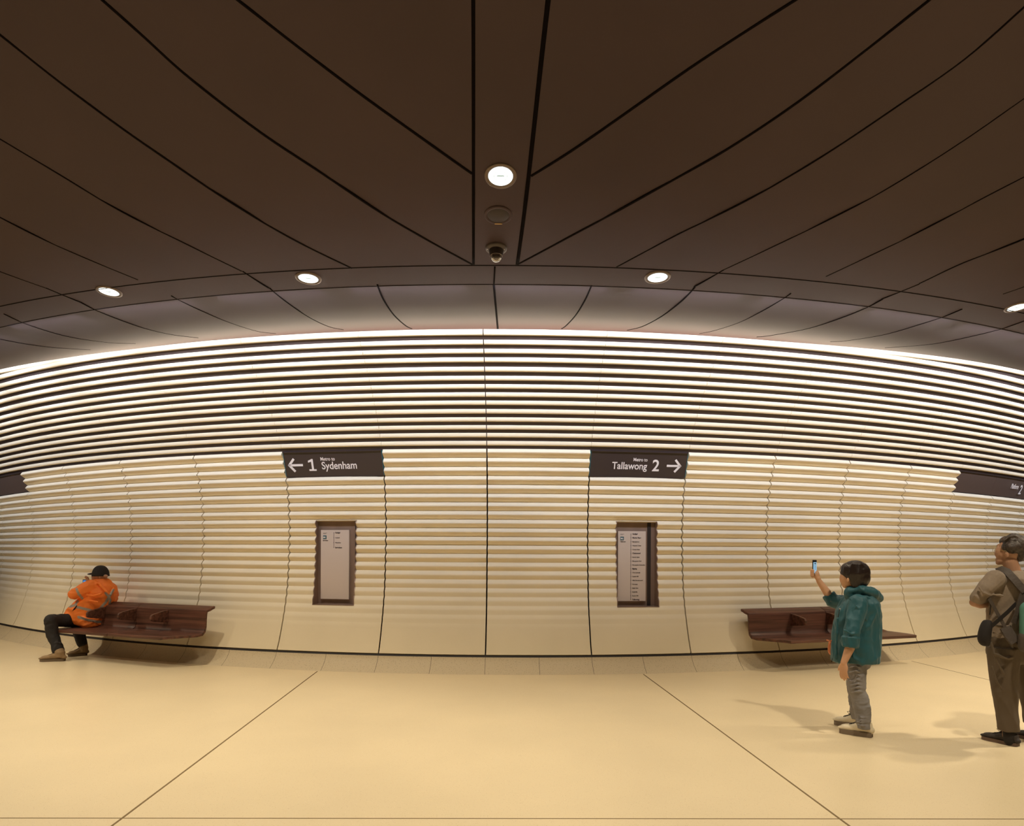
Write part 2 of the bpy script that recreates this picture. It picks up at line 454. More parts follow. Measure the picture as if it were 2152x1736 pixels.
# ring seams either side of the light band, and the radial joints
def ring(R, w, a0=AL, a1=AR):
    pts = []
    for i in range(161):
        x, y = plan(a0 + (a1 - a0) * i / 160, R); pts.append(Vector((x, y, zceil(x, y))))
    g = G(); strip(g, pts, w, ceil_n, .0025); g.out('seam', M_seam, ceiling)
ring(16.83, .014); ring(16.41, .012)
def radial(px, py, R0, R1, w):
    q = ceil_pt(px, py); a = plan_inv(q.x, q.y)[0]; pts = []
    for i in range(15):
        x, y = plan(a, R0 + (R1 - R0) * i / 14); pts.append(Vector((x, y, zceil(x, y))))
    g = G(); strip(g, pts, w, ceil_n, .0025); g.out('seam', M_seam, ceiling)
radial(1038, 600, 16.41, 14.0, .024)
for px, w in [([(793,598),(806,630),(828,662),(852,684),(866,691)], .018), ([(567,606),(605,637),(650,667),(690,686),(722,693)], .013), ([(360,622),(420,652),(480,677),(540,696),(580,701)], .009),
    ([(170,636),(230,664),(300,689),(360,703),(417,710)], .014), ([(8,660),(80,690),(150,709),(230,720),(285,722)], .009), ([(0,713),(60,724),(120,731),(190,735)], .012),
    ([(1243,600),(1230,630),(1210,662),(1190,684),(1180,691)], .016), ([(1460,604),(1430,635),(1390,665),(1350,686),(1318,694)], .018), ([(1662,617),(1600,655),(1550,679),(1500,695),(1470,701)], .009),
    ([(1855,629),(1780,664),(1700,690),(1620,705),(1590,708)], .016), ([(2022,650),(1940,680),(1860,703),(1780,716),(1745,718)], .010), ([(2152,675),(2060,703),(1960,723),(1860,731)], .010)]:
    cseam(px, w, False)
for pa, pb in [((510,570),(565,606)), ((96,605),(170,636)), ((1521,567),(1459,603)), ((1932,597),(1853,629)), ((1040,560),(1038,598))]:
    g = G(); A, B = ceil_pt(*pa), ceil_pt(*pb); pts = [A.lerp(B, t / 6) for t in range(7)]
    for q_ in pts: q_.z = zceil(q_.x, q_.y)
    strip(g, pts, .015, ceil_n, .0025); g.out('seam', M_seam, ceiling)
# LED strip in the cove above the top slat (gives the glow on the ceiling edge)
g = G(); V = []; Fc = []
for i in range(161):
    a = AL + (AR - AL) * i / 160
    for R, z in ((14.70, 4.27), (14.86, 4.27), (14.86, 4.30), (14.70, 4.30)):
        x, y = plan(a, R); V.append((x, y, z))
for i in range(160):
    for j in range(4): k_ = (j + 1) % 4; b = i * 4; Fc.append((b + j, b + k_, b + 4 + k_, b + 4 + j))
mk('trim_2', V, Fc, M_led, kind='structure', smooth=False)

# ---------------------------------------------------------------- lamps
def face(q, nrm, roll=None):
    z = -nrm.normalized(); x = Vector((1, 0, 0)); x = (x - z * x.dot(z)).normalized(); y = z.cross(x)
    return Matrix(((x.x, y.x, z.x, q.x), (x.y, y.y, z.y, q.y), (x.z, y.z, z.z, q.z), (0, 0, 0, 1)))
def add_light(kind, loc, energy, colr, target=None, parent=None, **kw):
    d = bpy.data.lights.new('lamp_light', kind); d.energy = energy; d.color = colr
    for k_, v in kw.items(): setattr(d, k_, v)
    o = bpy.data.objects.new('lamp_light', d); COL.objects.link(o); o.location = loc
    if target is not None:
        o.rotation_euler = (Vector(target) - Vector(loc)).to_track_quat('-Z', 'Y').to_euler()
    if parent: 
        o.parent = parent; o.location = Vector(loc) - wloc(parent)
    return o
WH = (1.0, .86, .63)
def downlight(px, py, label, power=1.0):
    q = ceil_pt(px, py); nr = ceil_n(q); M = face(q, nr)
    t = empty('downlight', q, label=label, cat='ceiling light', group='round recessed ceiling lights')
    g = G(); g.lathe(M, [(.102, .004), (.104, -.006), (.118, -.009), (.134, -.006), (.137, .004)]); g.out('rim', M_rim, t)
    g = G(); g.lathe(M, [(.0005, -.002), (.103, -.002), (.103, .004)]); g.out('lens', M_lens, t)
    g = G()
    for i in range(4):
        g.box((-.098, -.0012, -.0032), (.098, .0012, -.0022), M @ Matrix.Rotation(pi * i / 4, 4, 'Z'))
    g.box((-.03, -.012, -.0034), (.03, .004, -.0024), M); g.disc(M, .052, .056, -.003, 32)
    g.out('lens_rib', M_lensd, t, smooth=False)
    add_light('SPOT', q + nr * .03, LP['spot'] * power, WH, q + Vector((0, 0, -3)), t, spot_size=math.radians(105), spot_blend=.7, shadow_soft_size=.07)
downlight(1052, 370, 'round white ceiling light in the central strip, above the speaker', .9)
downlight(648, 585, 'oval-looking round ceiling light over the left route sign', 1.0)
downlight(1382, 583, 'round ceiling light over the right route sign', 1.0)
downlight(229, 613, 'round ceiling light nearest the left edge, above the bench with the seated worker', 1.5)
downlight(2138, 646, 'ceiling light cut by the right edge of the picture', 1.6)
for x, y, z, e in [(-7.5, 6.2, 4.7, .85), (7.6, 6.3, 4.7, 1.4), (-3.4, 4.4, 5.0, .9), (3.6, 4.0, 5.0, .8), (0, 3.2, 5.2, .5), (-9.6, 9.4, 4.4, .75), (9.6, 9.2, 4.4, .6)]:
    add_light('SPOT', (x, y, z), LP['room'] * e, WH, (x, y, 0), spot_size=math.radians(115), spot_blend=.7, shadow_soft_size=.12)
for k in range(-8, 11):     # linear wall-washers in the ceiling joint beside the light band, shining at the wall
    a = (ang(k) + ang(k + 1)) / 2; x, y = plan(a, 16.43); tx, ty = plan(a, 14.7)
    o = add_light('AREA', (x, y, 4.43), LP['wash'], (.72, .80, 1.0), (tx, ty, 3.6), shape='RECTANGLE', size=1.25, size_y=.03, spread=math.radians(88))
    d = (Vector((tx, ty, 3.6)) - Vector((x, y, 4.43))).normalized(); xa = Vector((cos(a), sin(a), 0)); xa = (xa - d * xa.dot(d)).normalized(); ya = (-d).cross(xa)
    o.rotation_euler = Matrix(((xa.x, ya.x, -d.x), (xa.y, ya.y, -d.y), (xa.z, ya.z, -d.z))).to_euler()

# speaker and camera dome
q = ceil_pt(1047, 453); M = face(q, ceil_n(q))
t = empty('ceiling_speaker', q, label='round flush ceiling speaker with a dark grille, between the light and the camera dome', cat='speaker')
g = G(); g.lathe(M, [(.098, .003), (.100, -.004), (.125, -.004), (.129, .003)]); g.out('rim', M_ceil, t)
g = G(); g.lathe(M, [(.0005, -.004), (.094, -.004), (.098, .002)]); g.out('grille', M_grille, t)
g = G(); g.box((-.034, .106, -.008), (.034, .117, -.004), M); g.out('status_mark', M_amber, t, label='amber bar on the speaker rim')
q = ceil_pt(1043, 521); nr = ceil_n(q); M = face(q, nr)
t = empty('camera_dome', q, label='small smoked security camera dome hanging from the central ceiling strip', cat='security camera')
g = G(); g.lathe(M, [(.0005, -.028), (.085, -.028), (.104, -.014), (.107, .004)]); g.out('mount', mat('mount_brown', (.07, .05, .042), .4), t)
g = G(); g.lathe(M, [(.072, -.026), (.066, -.065), (.058, -.085)] ); g.out('housing', mat('housing_brown', (.03, .02, .018), .5), t)
Mz = Matrix.Translation(q)
g = G(); g.lathe(M, [(.056 * cos(i * pi / 20), -.085 - .058 * sin(i * pi / 20)) for i in range(10)] + [(.0008, -.143)]); g.out('bubble', M_glass, t)
g = G(); g.lathe(M, [(.057, -.083), (.060, -.086), (.057, -.089)]); g.out('bubble_ring', mat('ring_pale', (.4, .33, .27), .4), t)
g = G()
for sx in (-.085, .078): G().ball(M @ Vector((sx, -.02, -.026)), .005).out('screw', M_white, t)

# ---------------------------------------------------------------- route signs in the wall
def sign_frame(k0, k1, z0, z1, depth=-.012):
    c = [Vector((*plan(ang(k_), RW(z_) + depth), z_)) for k_, z_ in ((k0, z0), (k1, z0), (k0, z1), (k1, z1))]
    o = (c[0] + c[1] + c[2] + c[3]) / 4; ex = ((c[1] - c[0]) + (c[3] - c[2])).normalized(); ey = ((c[2] - c[0]) + (c[3] - c[1])).normalized()
    ez = ex.cross(ey).normalized(); ey = ez.cross(ex)
    return Matrix(((ex.x, ey.x, ez.x, o.x), (ex.y, ey.y, ez.y, o.y), (ex.z, ey.z, ez.z, o.z), (0, 0, 0, 1))), (c[1] - c[0]).length, (c[2] - c[0]).length
def put_text(g, M, s, x, y, size, bold=0.0, align='LEFT', xs=1.0, z=.013):
    V, Fc = text_mesh(s, size, bold, align, xs); g.add([M @ (v + Vector((x, y, z))) for v in V], Fc)
def arrow(g, M, x, y, s, dirn, th, z=.013):
    """open-headed arrow, tip at x"""
    def bar(p, q_, w_):
        p, q_ = Vector(p), Vector(q_); d = (q_ - p).normalized() * 1; nn = Vector((-d.y, d.x)) * w_ / 2
        V = [];
        for zz in (z - .001, z + .001):
            for c_ in (p + nn, p - nn, q_ - nn, q_ + nn): V.append(M @ Vector((c_.x, c_.y, zz)))
        g.add(V, [(0,1,2,3),(7,6,5,4),(0,4,5,1),(1,5,6,2),(2,6,7,3),(3,7,4,0)])
    h = s * .42
    bar((x, y), (x - dirn * s, y), th); e = th * .35
    bar((x + dirn * e * 0, y - e), (x - dirn * h, y + h), th); bar((x, y + e), (x - dirn * h, y - h), th)
ZB = ZT - 3 * PITCH
def figure_one(g, M, x, y, h, z=.013):
    w_ = h * .17
    g.box((x - w_ / 2 + h * .03, y - h / 2, z - .001), (x + w_ / 2 + h * .03, y + h / 2, z + .001), M)
    g.box((x - h * .30, y - h / 2, z - .0012), (x + h * .34, y - h / 2 + w_ * .8, z + .0012), M)
    V = [M @ Vector(v) for zz in (z - .0011, z + .0011) for v in ((x + h * .03, y + h / 2, zz), (x - h * .33, y + h * .36, zz), (x - h * .33, y + h * .20, zz), (x + h * .03, y + h * .30, zz))]
    g.add(V, [(0,1,2,3),(7,6,5,4),(0,4,5,1),(1,5,6,2),(2,6,7,3),(3,7,4,0)])
def route_sign(k0, num, dest, left, label):
    M, w_, h_ = sign_frame(k0, k0 + 1, ZB, ZT)
    t = empty('route_sign', M.translation, label=label, cat='sign', group='platform direction signs')
    hw, hh = w_ / 2 - .004, h_ / 2
    g = G(); g.box((-hw, -hh + .012, -.03), (hw, hh - .018, .01), M); flat(g.out('sign_panel', M_sign, t, smooth=False))
    g = G(); g.box((-hw - .002, -hh + .004, -.03), (hw + .002, -hh + .012, .016), M); g.box((-hw - .002, hh - .018, -.03), (hw + .002, hh - .008, .03), M); g.out('rail', M_back, t, smooth=False)
    g = G(); e = hw + .003
    for sx in (-1, 1): G().box((sx * e - .002, -hh + .012, -.02), (sx * e + .002, hh - .018, .014), M).out('glass_edge', M_signedge, t, smooth=False, label='teal glass edge')
    # px -> metres on the sign: 209 px wide
    s = w_ / 209.0
    g = G()
    if left:
        arrow(g, M, (602 - 698) * s, -.012, 31 * s, -1, 4.6 * s)
        g.out('arrow', M_white, t, smooth=False)
        g = G(); figure_one(g, M, (653 - 698) * s, -.012, 24 * s); g.out('number', M_white, t, smooth=False)
        g = G(); put_text(g, M, 'Metro to', (672 - 698) * s, (976 - 970) * s + .003, 10.0 * s, .0007, 'LEFT', .84)
        put_text(g, M, dest, (673 - 698) * s, (976 - 985.5) * s - .008, 21 * s, .0016, 'LEFT', .88); g.out('lettering', M_white, t, smooth=False)
    else:
        arrow(g, M, (1433 - 1341) * s, -.012, 31 * s, 1, 4.6 * s)
        g.out('arrow', M_white, t, smooth=False)
        g = G(); put_text(g, M, num, (1370 - 1341) * s, -.012 - 11.6 * s, 34 * s, .0035, 'LEFT', .95); g.out('number', M_white, t, smooth=False)
        g = G(); put_text(g, M, 'Metro to', (1359 - 1341) * s, (976 - 970) * s + .003, 10.0 * s, .0007, 'RIGHT', .84)
        put_text(g, M, dest, (1359 - 1341) * s, (976 - 985.5) * s - .008, 21 * s, .0016, 'RIGHT', .88); g.out('lettering', M_white, t, smooth=False)
route_sign(-2, '1', 'Sydenham', True, 'dark brown wall sign with a left arrow and platform 1, Metro to Sydenham')
route_sign(1, '2', 'Tallawong', False, 'dark brown wall sign with a right arrow and platform 2, Metro to Tallawong')
def long_sign(ks, label, text=None):
    M, w_, h_ = sign_frame(ks[0], ks[0] + 1, ZB, ZT)
    t = empty('route_sign', M.translation, label=label, cat='sign')
    m2 = mat('sign_face_brown', (.10, .066, .05), .3)
    for k in ks:
        V = []; Fc = []
        a0, a1 = ang(k) + .0015 / 15 - (.03 / 15 if k == ks[0] and k > 0 else 0), ang(k + 1) - .0015 / 15 + (.03 / 15 if k == ks[-1] and k < 0 else 0)
        for i in range(7):
            a = a0 + (a1 - a0) * i / 6
            for z_, d_ in ((ZB + .012, -.03), (ZT - .014, -.03), (ZT - .014, -.05), (ZB + .012, -.05)):
                x, y = plan(a, RW(z_) + d_); V.append((x, y, z_))
        for i in range(6):
            for j in range(4): k_ = (j + 1) % 4; b = i * 4; Fc.append((b + j, b + k_, b + 4 + k_, b + 4 + j))
        Fc += [(0, 3, 2, 1), (24, 25, 26, 27)]
        flat(mk('sign_panel', V, Fc, m2, t))
    if text:
        M, w_, h_ = sign_frame(text, text + 1, ZB, ZT, -.03)
        g = G(); put_text(g, M, 'Platform', -.02, .0, .125, .001, 'LEFT', .80, .022); g.out('lettering', M_white, t, smooth=False)
        g = G(); put_text(g, M, '2', .40, -.085, .24, .003, 'LEFT', 1.0, .022); g.out('number', M_white, t, smooth=False)
        M, w_, h_ = sign_frame(text + 1, text + 2, ZB, ZT, -.03)
        g = G(); arrow(g, M, -.08, 0, .21, 1, .03, .022); g.out('arrow', M_white, t, smooth=False)
long_sign([6, 7, 8, 9, 10], 'long brown sign band at the right edge reading Platform 2', 7)
long_sign([-9, -8, -7], 'blank brown sign band cut by the left edge, under the slats')

# ---------------------------------------------------------------- line-map niches
STOPS_R = ['Gadigal', 'Martin Place', 'Barangaroo', 'Victoria Cross', 'Crows Nest', 'Chatswood', 'North Ryde', 'Macquarie Park', 'Macquarie University', 'Epping',
           'Cherrybrook', 'Castle Hill', 'Hills Showground', 'Norwest', 'Bella Vista', 'Kellyville', 'Rouse Hill', 'Tallawong']
STOPS_L = ['Gadigal', 'Central', 'Waterloo', 'Sydenham']
def niche(k, stops, bold, dest, px, label):
    u0, u1 = NICHE[k]; A0 = ang(k); A1 = ang(k + 1); a0, a1 = A0 + (A1 - A0) * u0, A0 + (A1 - A0) * u1
    x, y = plan((a0 + a1) / 2, 14.45)
    t = empty('line_map_case', (x, y, NZ0), label=label, cat='information board', group='recessed line maps')
    g = G(); zs = [NZ0 + (NZ1 - NZ0) * i / 60 for i in range(61)]; eps = .010 / 14.5
    RB = 14.36; rim = .016
    def wallstrip(af, az):
        V = []; Fc = []
        for z_ in zs:
            for (a_, R_) in ((af, Rrib(z_) + rim * .5), (az, Rrib(z_) + rim * .5), (az, RB), (af, RB)):
                X, Y = plan(a_, R_); V.append((X, Y, z_))
        for i in range(60):
            for j in range(4): k_ = (j + 1) % 4; b = i * 4; Fc.append((b + j, b + k_, b + 4 + k_, b + 4 + j))
        Fc += [(0, 1, 2, 3), (243, 242, 241, 240)]; g.add(V, Fc)
    wallstrip(a0 - eps * .2, a0 + eps * .8); wallstrip(a1 - eps * .8, a1 + eps * .2)
    for z_, dz in ((NZ0, .006), (NZ1, -.006)):
        V = []
        for zz in (z_, z_ + dz):
            for a_ in (a0, (a0 + a1) / 2, a1):
                for R_ in (RB, Rrib(z_) + rim * .3): X, Y = plan(a_, R_); V.append((X, Y, zz))
        g.add(V, [(0,1,3,2),(2,3,5,4),(6,8,9,7),(8,10,11,9),(1,7,9,3),(3,9,11,5),(0,6,7,1),(4,5,11,10)])
    flat(g.out('frame', M_bronze, t))
    # straight upright back plate and board
    cA, cB = Vector((*plan(a0, RB + .004), NZ0)), Vector((*plan(a1, RB + .004), NZ0)); ex = (cB - cA).normalized(); ez = ex.cross(Vector((0, 0, 1))); W = (cB - cA).length
    M = Matrix(((ex.x, 0, ez.x, cA.x), (ex.y, 0, ez.y, cA.y), (ex.z, 1, ez.z, cA.z), (0, 0, 0, 1))); H = NZ1 - NZ0
    g = G(); g.box((.002, .002, -.008), (W - .002, H - .002, 0), M); g.out('back_plate', M_bronze, t, smooth=False)
    left = px < 1000
    if left: bx0, bx1 = .10 * W, .80 * W; sx0, sx1 = .93 * W, .985 * W
    else: bx0, bx1 = .065 * W, .745 * W; sx0, sx1 = .80 * W, .885 * W
    g = G(); g.box((sx0, .01, 0), (sx1, H - .01, .008), M); g.out('side_slot', M_dark, t, smooth=False, label='black side slot')
    by0, by1 = .065 * H, .885 * H; zb = .035
    g = G(); g.box((bx0, by0, .004), (bx1, by1, zb), M); bd = g.out('map_board', M_poster, t, smooth=False)
    g = G(); bw, bh = bx1 - bx0, by1 - by0; zt_ = zb + .001
    lx = bx0 + .455 * bw; y_top = by1 - .04 * bh
    step = .0715 * bh if left else .0553 * bh
    y_bot = y_top - step * (len(stops) - 1)
    g.box((lx, y_bot, zb), (lx + .005, y_top, zt_), M)
    for i, s in enumerate(stops):
        yy = y_top - i * step; b_ = i in bold; g.box((lx - .004, yy - .002, zb), (lx + .012, yy + .002, zt_), M)
        put_text(g, M, s, lx + .024, yy - .008, .026 if b_ else .022, .0011 if b_ else .0004, 'LEFT', .95, zb + .001)
    g.box((bx0 + .08 * bw, by1 - .045 * bh, zb), (bx0 + .22 * bw, by1 - .041 * bh, zt_), M); g.box((bx0 + .08 * bw, by1 - .055 * bh, zb), (bx0 + .18 * bw, by1 - .051 * bh, zt_), M)
    put_text(g, M, dest, bx0 + .075 * bw, by1 - .158 * bh, .020, .0009, 'LEFT', .95, zb + .001)
    g.out('map_lettering', M_ink, bd, smooth=False)
    g = G(); q0, q1 = bx0 + .08 * bw, by1 - .132 * bh; g.box((q0, q1, zb), (q0 + .050, q1 + .050, zb + .002), M); bg = g.out('line_badge', M_badge, bd, smooth=False)
    g = G(); put_text(g, M, 'M1', q0 + .005, q1 + .012, .036, .0012, 'LEFT', .82, zb + .0035); g.out('badge_lettering', M_white, bd, smooth=False)
niche(-2, STOPS_L, (0, 3), 'Sydenham', 700, 'recessed bronze case with a short four-stop line map, below the Sydenham sign')
niche(1, STOPS_R, (0, 1, 5, 9, 17), 'Tallawong', 1330, 'recessed bronze case with a long line map, below the Tallawong sign')

# ---------------------------------------------------------------- benches
def bench(side, ox, oy, rz, label):
    """local x runs outward along the wall (mirrored for the left), local -y towards the room"""
    t = empty('wall_bench', (ox, oy, 0), rz, label=label, cat='bench', group='wooden wall benches')
    S = side
    prof = [(.135, .800), (.115, .806), (.05, .775), (.0, .752), (-.012, .70), (-.018, .62), (-.022, .53), (-.035, .475), (-.07, .445), (-.13, .436), (-.3, .432), (-.44, .428), (-.48, .422)]
    def ends(i, y, z):
        s0 = 0.0
        if y < -.08: s0 = max(0, (-y - .10)) / .375 * .30
        if z > .745: s0 = -.03 * min(1, (z - .745) / .05)
        if i <= 3: s1 = 2.16 + i * .02
        elif i <= 6: s1 = 2.22 + (i - 3) * .02
        else: s1 = [2.30, 2.38, 2.46, 2.49, 2.49, 2.47][i - 7]
        return s0, s1
    def shell(sa, sb, name):
        V = []; Fc = []; m = 9
        for i, (y, z) in enumerate(prof):
            s0, s1 = ends(i, y, z)
            A = s0 if sa is None else sa; B = s1 if sb is None else sb
            if sa is None and A > (sb or 9): A = sb - .05
            for j in range(m): V.append((S * (A + (B - A) * j / (m - 1)), y, z))
        for i in range(len(prof) - 1):
            for j in range(m - 1):
                b = i * m + j; f = (b, b + m, b + m + 1, b + 1); Fc.append(f if S > 0 else f[::-1])
        o = mk(name, V, Fc, M_wood, t, local=True)
        md = o.modifiers.new('s', 'SOLIDIFY'); md.thickness = .036; md.offset = -1
        bv = o.modifiers.new('b', 'BEVEL'); bv.width = .007; bv.segments = 2; bv.limit_method = 'ANGLE'; bv.angle_limit = math.radians(50)
        return o
    shell(None, 1.305, 'seat_shell'); shell(1.311, None, 'seat_shell')
    for s in (.70, 1.33, 1.96):
        V = []; Fc = []
        pr = [(.0, .565), (.0, .735), (-.08, .73), (-.24, .700), (-.285, .685), (-.30, .66), (-.30, .62), (-.285, .60), (-.24, .590), (-.08, .570)]
        for xx in (-.018, .018):
            for y, z in pr: V.append((S * (s + xx), y, z))
        m = len(pr); Fc = [tuple(range(m)), tuple(range(2 * m - 1, m - 1, -1))]
        for j in range(m): k_ = (j + 1) % m; Fc.append((j, j + m, k_ + m, k_))
        o = mk('armrest', V, Fc, M_wood, t, local=True, smooth=False); bv = o.modifiers.new('b', 'BEVEL'); bv.width = .008; bv.segments = 3
    for s in (.42, 1.2, 2.02):
        g = G(); g.box((S * s - .03, -.40, .375), (S * s + .03, .28, .402)); g.box((S * s - .02, .10, .38), (S * s + .02, .42, .44)); g.out('bracket', M_steel, t, local=True, smooth=False)
    return t
bench(1, 3.22, 9.70, .335, 'dark wooden wall bench behind the woman photographing')
bench(-1, -4.17, 9.74, -.40, 'dark wooden wall bench with a seated worker on its end')
#PEOPLE
# ---------------------------------------------------------------- people
SKIN = mat('skin', (.60, .335, .20), .5, var=(6, .08), spec=.35)
SKIN2 = mat('skin_tan', (.47, .26, .165), .5, var=(6, .08), spec=.35)
M_teal = mat('teal_shell_fabric', (.010, .085, .110), .55, bump=(5, .55, (1, 1, .45)), sheen=.1)
M_jean = mat('grey_denim', (.25, .235, .235), .8, bump=(9, .5, (.6, .6, 1.4)), var=(5, .18))
M_hair = mat('black_hair', (.018, .010, .008), .38, bump=(30, .5, (1, 1, .2)))
M_hair2 = mat('greying_hair', (.05, .034, .026), .5, var=(45, .7, (1, 1, .5)), bump=(40, .5))
M_shoe = mat('cream_leather', (.78, .68, .50), .5)
M_sole = mat('grey_sole', (.20, .15, .105), .7)
M_black = mat('black_cloth', (.014, .010, .009), .8, bump=(9, .4))
M_shirt = mat('taupe_jersey', (.26, .20, .15), .85, bump=(8, .4, (1, 1, .6)), var=(60, .07))
M_chino = mat('olive_trousers', (.105, .075, .048), .8, bump=(5, .5, (1.4, 1.4, .5)))
M_orange = mat('orange_hi_vis', (.95, .225, .028), .65, bump=(5, .5), emit=None)
M_tape = mat('silver_tape', (.36, .32, .28), .45)
M_boot = mat('tan_suede', (.30, .195, .10), .85, var=(20, .12))
M_bootsole = mat('boot_sole', (.15, .105, .065), .8)
M_bag = mat('orange_leather', (.55, .17, .06), .5)
M_strap = mat('grey_strap', (.075, .057, .047), .7, bump=(30, .3))
M_aqua = mat('aqua_pack', (.10, .26, .21), .6, bump=(10, .3))
M_phone = mat('phone_body', (.01, .01, .012), .25)
M_screen = mat('phone_screen', (.1, .2, .3), .2, emit=((.30, .52, .72), .8))
M_ui = mat('screen_mark', (.02, .03, .05), .4)
M_gold = mat('gold_wire', (.5, .36, .16), .3, metal=.8)

def ringp(px, py, Y, hw, hd, yaw=0):
    c = P(px, py, Y); u = Vector((cos(yaw), sin(yaw), 0)) * hw * Y / F; v = Vector((-sin(yaw), cos(yaw), 0)) * hd
    return (c, u, v)
def limb(g, pts, rad, **k): g.tube([P(*p) for p in pts], rad, n=16, **k)
def subdiv_smooth(o, lv=1):
    s_ = o.modifiers.new('ss', 'SUBSURF'); s_.levels = lv; s_.render_levels = lv; return o
def wrinkle(o, amp, freq, drop=(1, 1, .45), seed=0.0, fine=.35):
    """creases in a garment: ridged noise pushed along the normals"""
    me = o.data; off = Vector((seed, seed * 1.7, seed * .6)); nm = [v.normal.copy() for v in me.vertices]
    for v, n_ in zip(me.vertices, nm):
        q = Vector((v.co.x * drop[0], v.co.y * drop[1], v.co.z * drop[2])) * freq + off
        a = 1 - abs(noise.noise(q + Vector((0, 0, noise.noise(q * .7) * 1.2)))) * 2.4
        b = 1 - abs(noise.noise(q * 2.3 + Vector((3, 1, 7)))) * 2.4
        v.co += n_ * amp * (max(a, -.6) + fine * max(b, -.6) - .5)
    return o
def finger(g, base, d, nrm, L_, r, curl):
    """three joints bending towards nrm"""
    p = Vector(base); d = Vector(d).normalized(); pts = [p - d * .012, p]; axis = d.cross(Vector(nrm)).normalized()
    for i, f_ in enumerate((.45, .32, .23)):
        d = Matrix.Rotation(curl[i], 3, axis) @ d; p = p + d * L_ * f_; pts.append(p.copy())
    g.tube(pts, [r, r, r * .95, r * .86, r * .74], n=10)
def hand(g, wrist, d, n_, curl=(.35, .45, .35), thumb=(.5, .2, .1), sc=1.0, side=1):
    """d along the hand, n_ the way the palm faces, side: thumb to the right (+) or left of d seen from the palm"""
    w_ = Vector(wrist); d = Vector(d).normalized(); n_ = Vector(n_); n_ = (n_ - d * n_.dot(d)).normalized(); s_ = d.cross(n_).normalized() * side
    M = Matrix((s_, d, n_)).transposed()
    g.ball(w_ + d * .045 * sc, Vector((.040, .056, .016)) * sc, M.to_4x4(), 16, 10)
    g.ball(w_ + d * .010 * sc, Vector((.027, .030, .018)) * sc, M.to_4x4(), 12, 8)
    for i, (o_, L_, r) in enumerate(((.029, .070, .0088), (.010, .078, .0092), (-.010, .072, .0088), (-.028, .056, .0078))):
        finger(g, w_ + d * (.088 - abs(i - 1.2) * .004) * sc + s_ * o_ * sc, d + s_ * o_ * 2.5, n_, L_ * sc, r * sc, curl)
    tb = w_ + d * .028 * sc + s_ * .030 * sc
    td = (d * .75 + s_ * .75 + n_ * .25).normalized(); ax = td.cross(n_ - s_ * .6).normalized(); p = tb.copy(); pts = [tb - td * .02 * sc, tb]
    for i, f_ in enumerate((.036, .028)):
        td = Matrix.Rotation(thumb[i], 3, ax) @ td; p = p + td * f_ * sc; pts.append(p.copy())
    g.tube(pts, [.012 * sc, .0115 * sc, .0105 * sc, .0085 * sc], n=10)
def shoe(heel, toe, parent, m_up, m_sole, m_lace, wid=.048, hgt=.085, sole=.028, shaft=None, name='shoe', loop=False, heelpatch=None):
    heel, toe = Vector(heel), Vector(toe); heel.z = toe.z = max(0, min(heel.z, toe.z)); ax = toe - heel; L_ = ax.length; d = ax.normalized(); s_ = Vector((-d.y, d.x, 0)); z0 = heel.z
    out = [(0, .55), (.04, .72), (.15, .80), (.35, .78), (.55, .90), (.72, 1.0), (.86, .97), (.95, .78), (1.0, .46)]
    g = G()
    rings = []
    prof = [(.00, .45, .80), (.03, .62, .95), (.12, .72, 1.0), (.28, .72, 1.0), (.42, .74, .90), (.55, .84, .72), (.70, .94, .60), (.84, .90, .54), (.94, .74, .46), (.985, .50, .34)]
    for t, hw, hh in prof:
        c = heel + d * L_ * t; h = hgt * hh; rings.append((c + Vector((0, 0, sole * .6 + h / 2)), s_ * wid * hw, Vector((0, 0, h / 2))))
    g.loft(rings, True, 20)
    for t, hw, hh in prof[1:-1]:          # fill the lower half so the sides stand upright
        c = heel + d * L_ * t; g.ball(c + Vector((0, 0, sole + hgt * hh * .22)), (wid * hw * .98, wid * hw * .98, hgt * hh * .28), None, 14, 8)
    if shaft:
        top, r = shaft; g.tube([heel + d * L_ * .20 + Vector((0, 0, hgt * .5)), heel + d * L_ * .19 + Vector((0, 0, hgt)), Vector(top)], [wid * 1.02, wid * 1.05, r], n=16, round_=False)
    o = g.out(name, m_up, parent); remesh(o, .006, 3)
    g = G(); V = []; Fc = []
    left = [heel + d * L_ * t + s_ * wid * hw * 1.04 for t, hw in out]; right = [heel + d * L_ * t - s_ * wid * hw * 1.04 for t, hw in out]
    loop_ = left + right[::-1]; m = len(loop_)
    for zz in (z0 + .001, z0 + sole * .85, z0 + sole): V += [Vector((p.x, p.y, zz + (.004 if zz > z0 + .01 else 0))) for p in loop_]
    Fc = [tuple(range(m))[::-1], tuple(range(2 * m, 3 * m))]
    for j in (0, 1):
        for i in range(m): k_ = (i + 1) % m; Fc.append((j*m+i, j*m+k_, (j+1)*m+k_, (j+1)*m+i))
    so = flat(mk('sole', V, Fc, m_sole, o), 50)
    if m_lace:
        g = G()
        for i in range(5):
            t = .42 + i * .055; hh = interp([(p[0], p[2]) for p in prof], t); c = heel + d * L_ * t + Vector((0, 0, sole * .6 + hgt * hh + .001))
            g.tube([c - s_ * .022 + Vector((0, 0, -.004)) - d * .006, c, c + s_ * .022 + Vector((0, 0, -.004)) + d * .006], .0042, n=8)
        if loop:
            c = heel + d * L_ * .42 + Vector((0, 0, sole * .6 + hgt * .92))
            for q_ in (-1, 1):
                g.tube([c, c + s_ * q_ * .02 + Vector((0, 0, .02)), c + s_ * q_ * .035 + d * .03 + Vector((0, 0, .018)), c + s_ * q_ * .02 + d * .02, c], .0026, n=8)
        g.out('laces', m_lace, o)
    return o
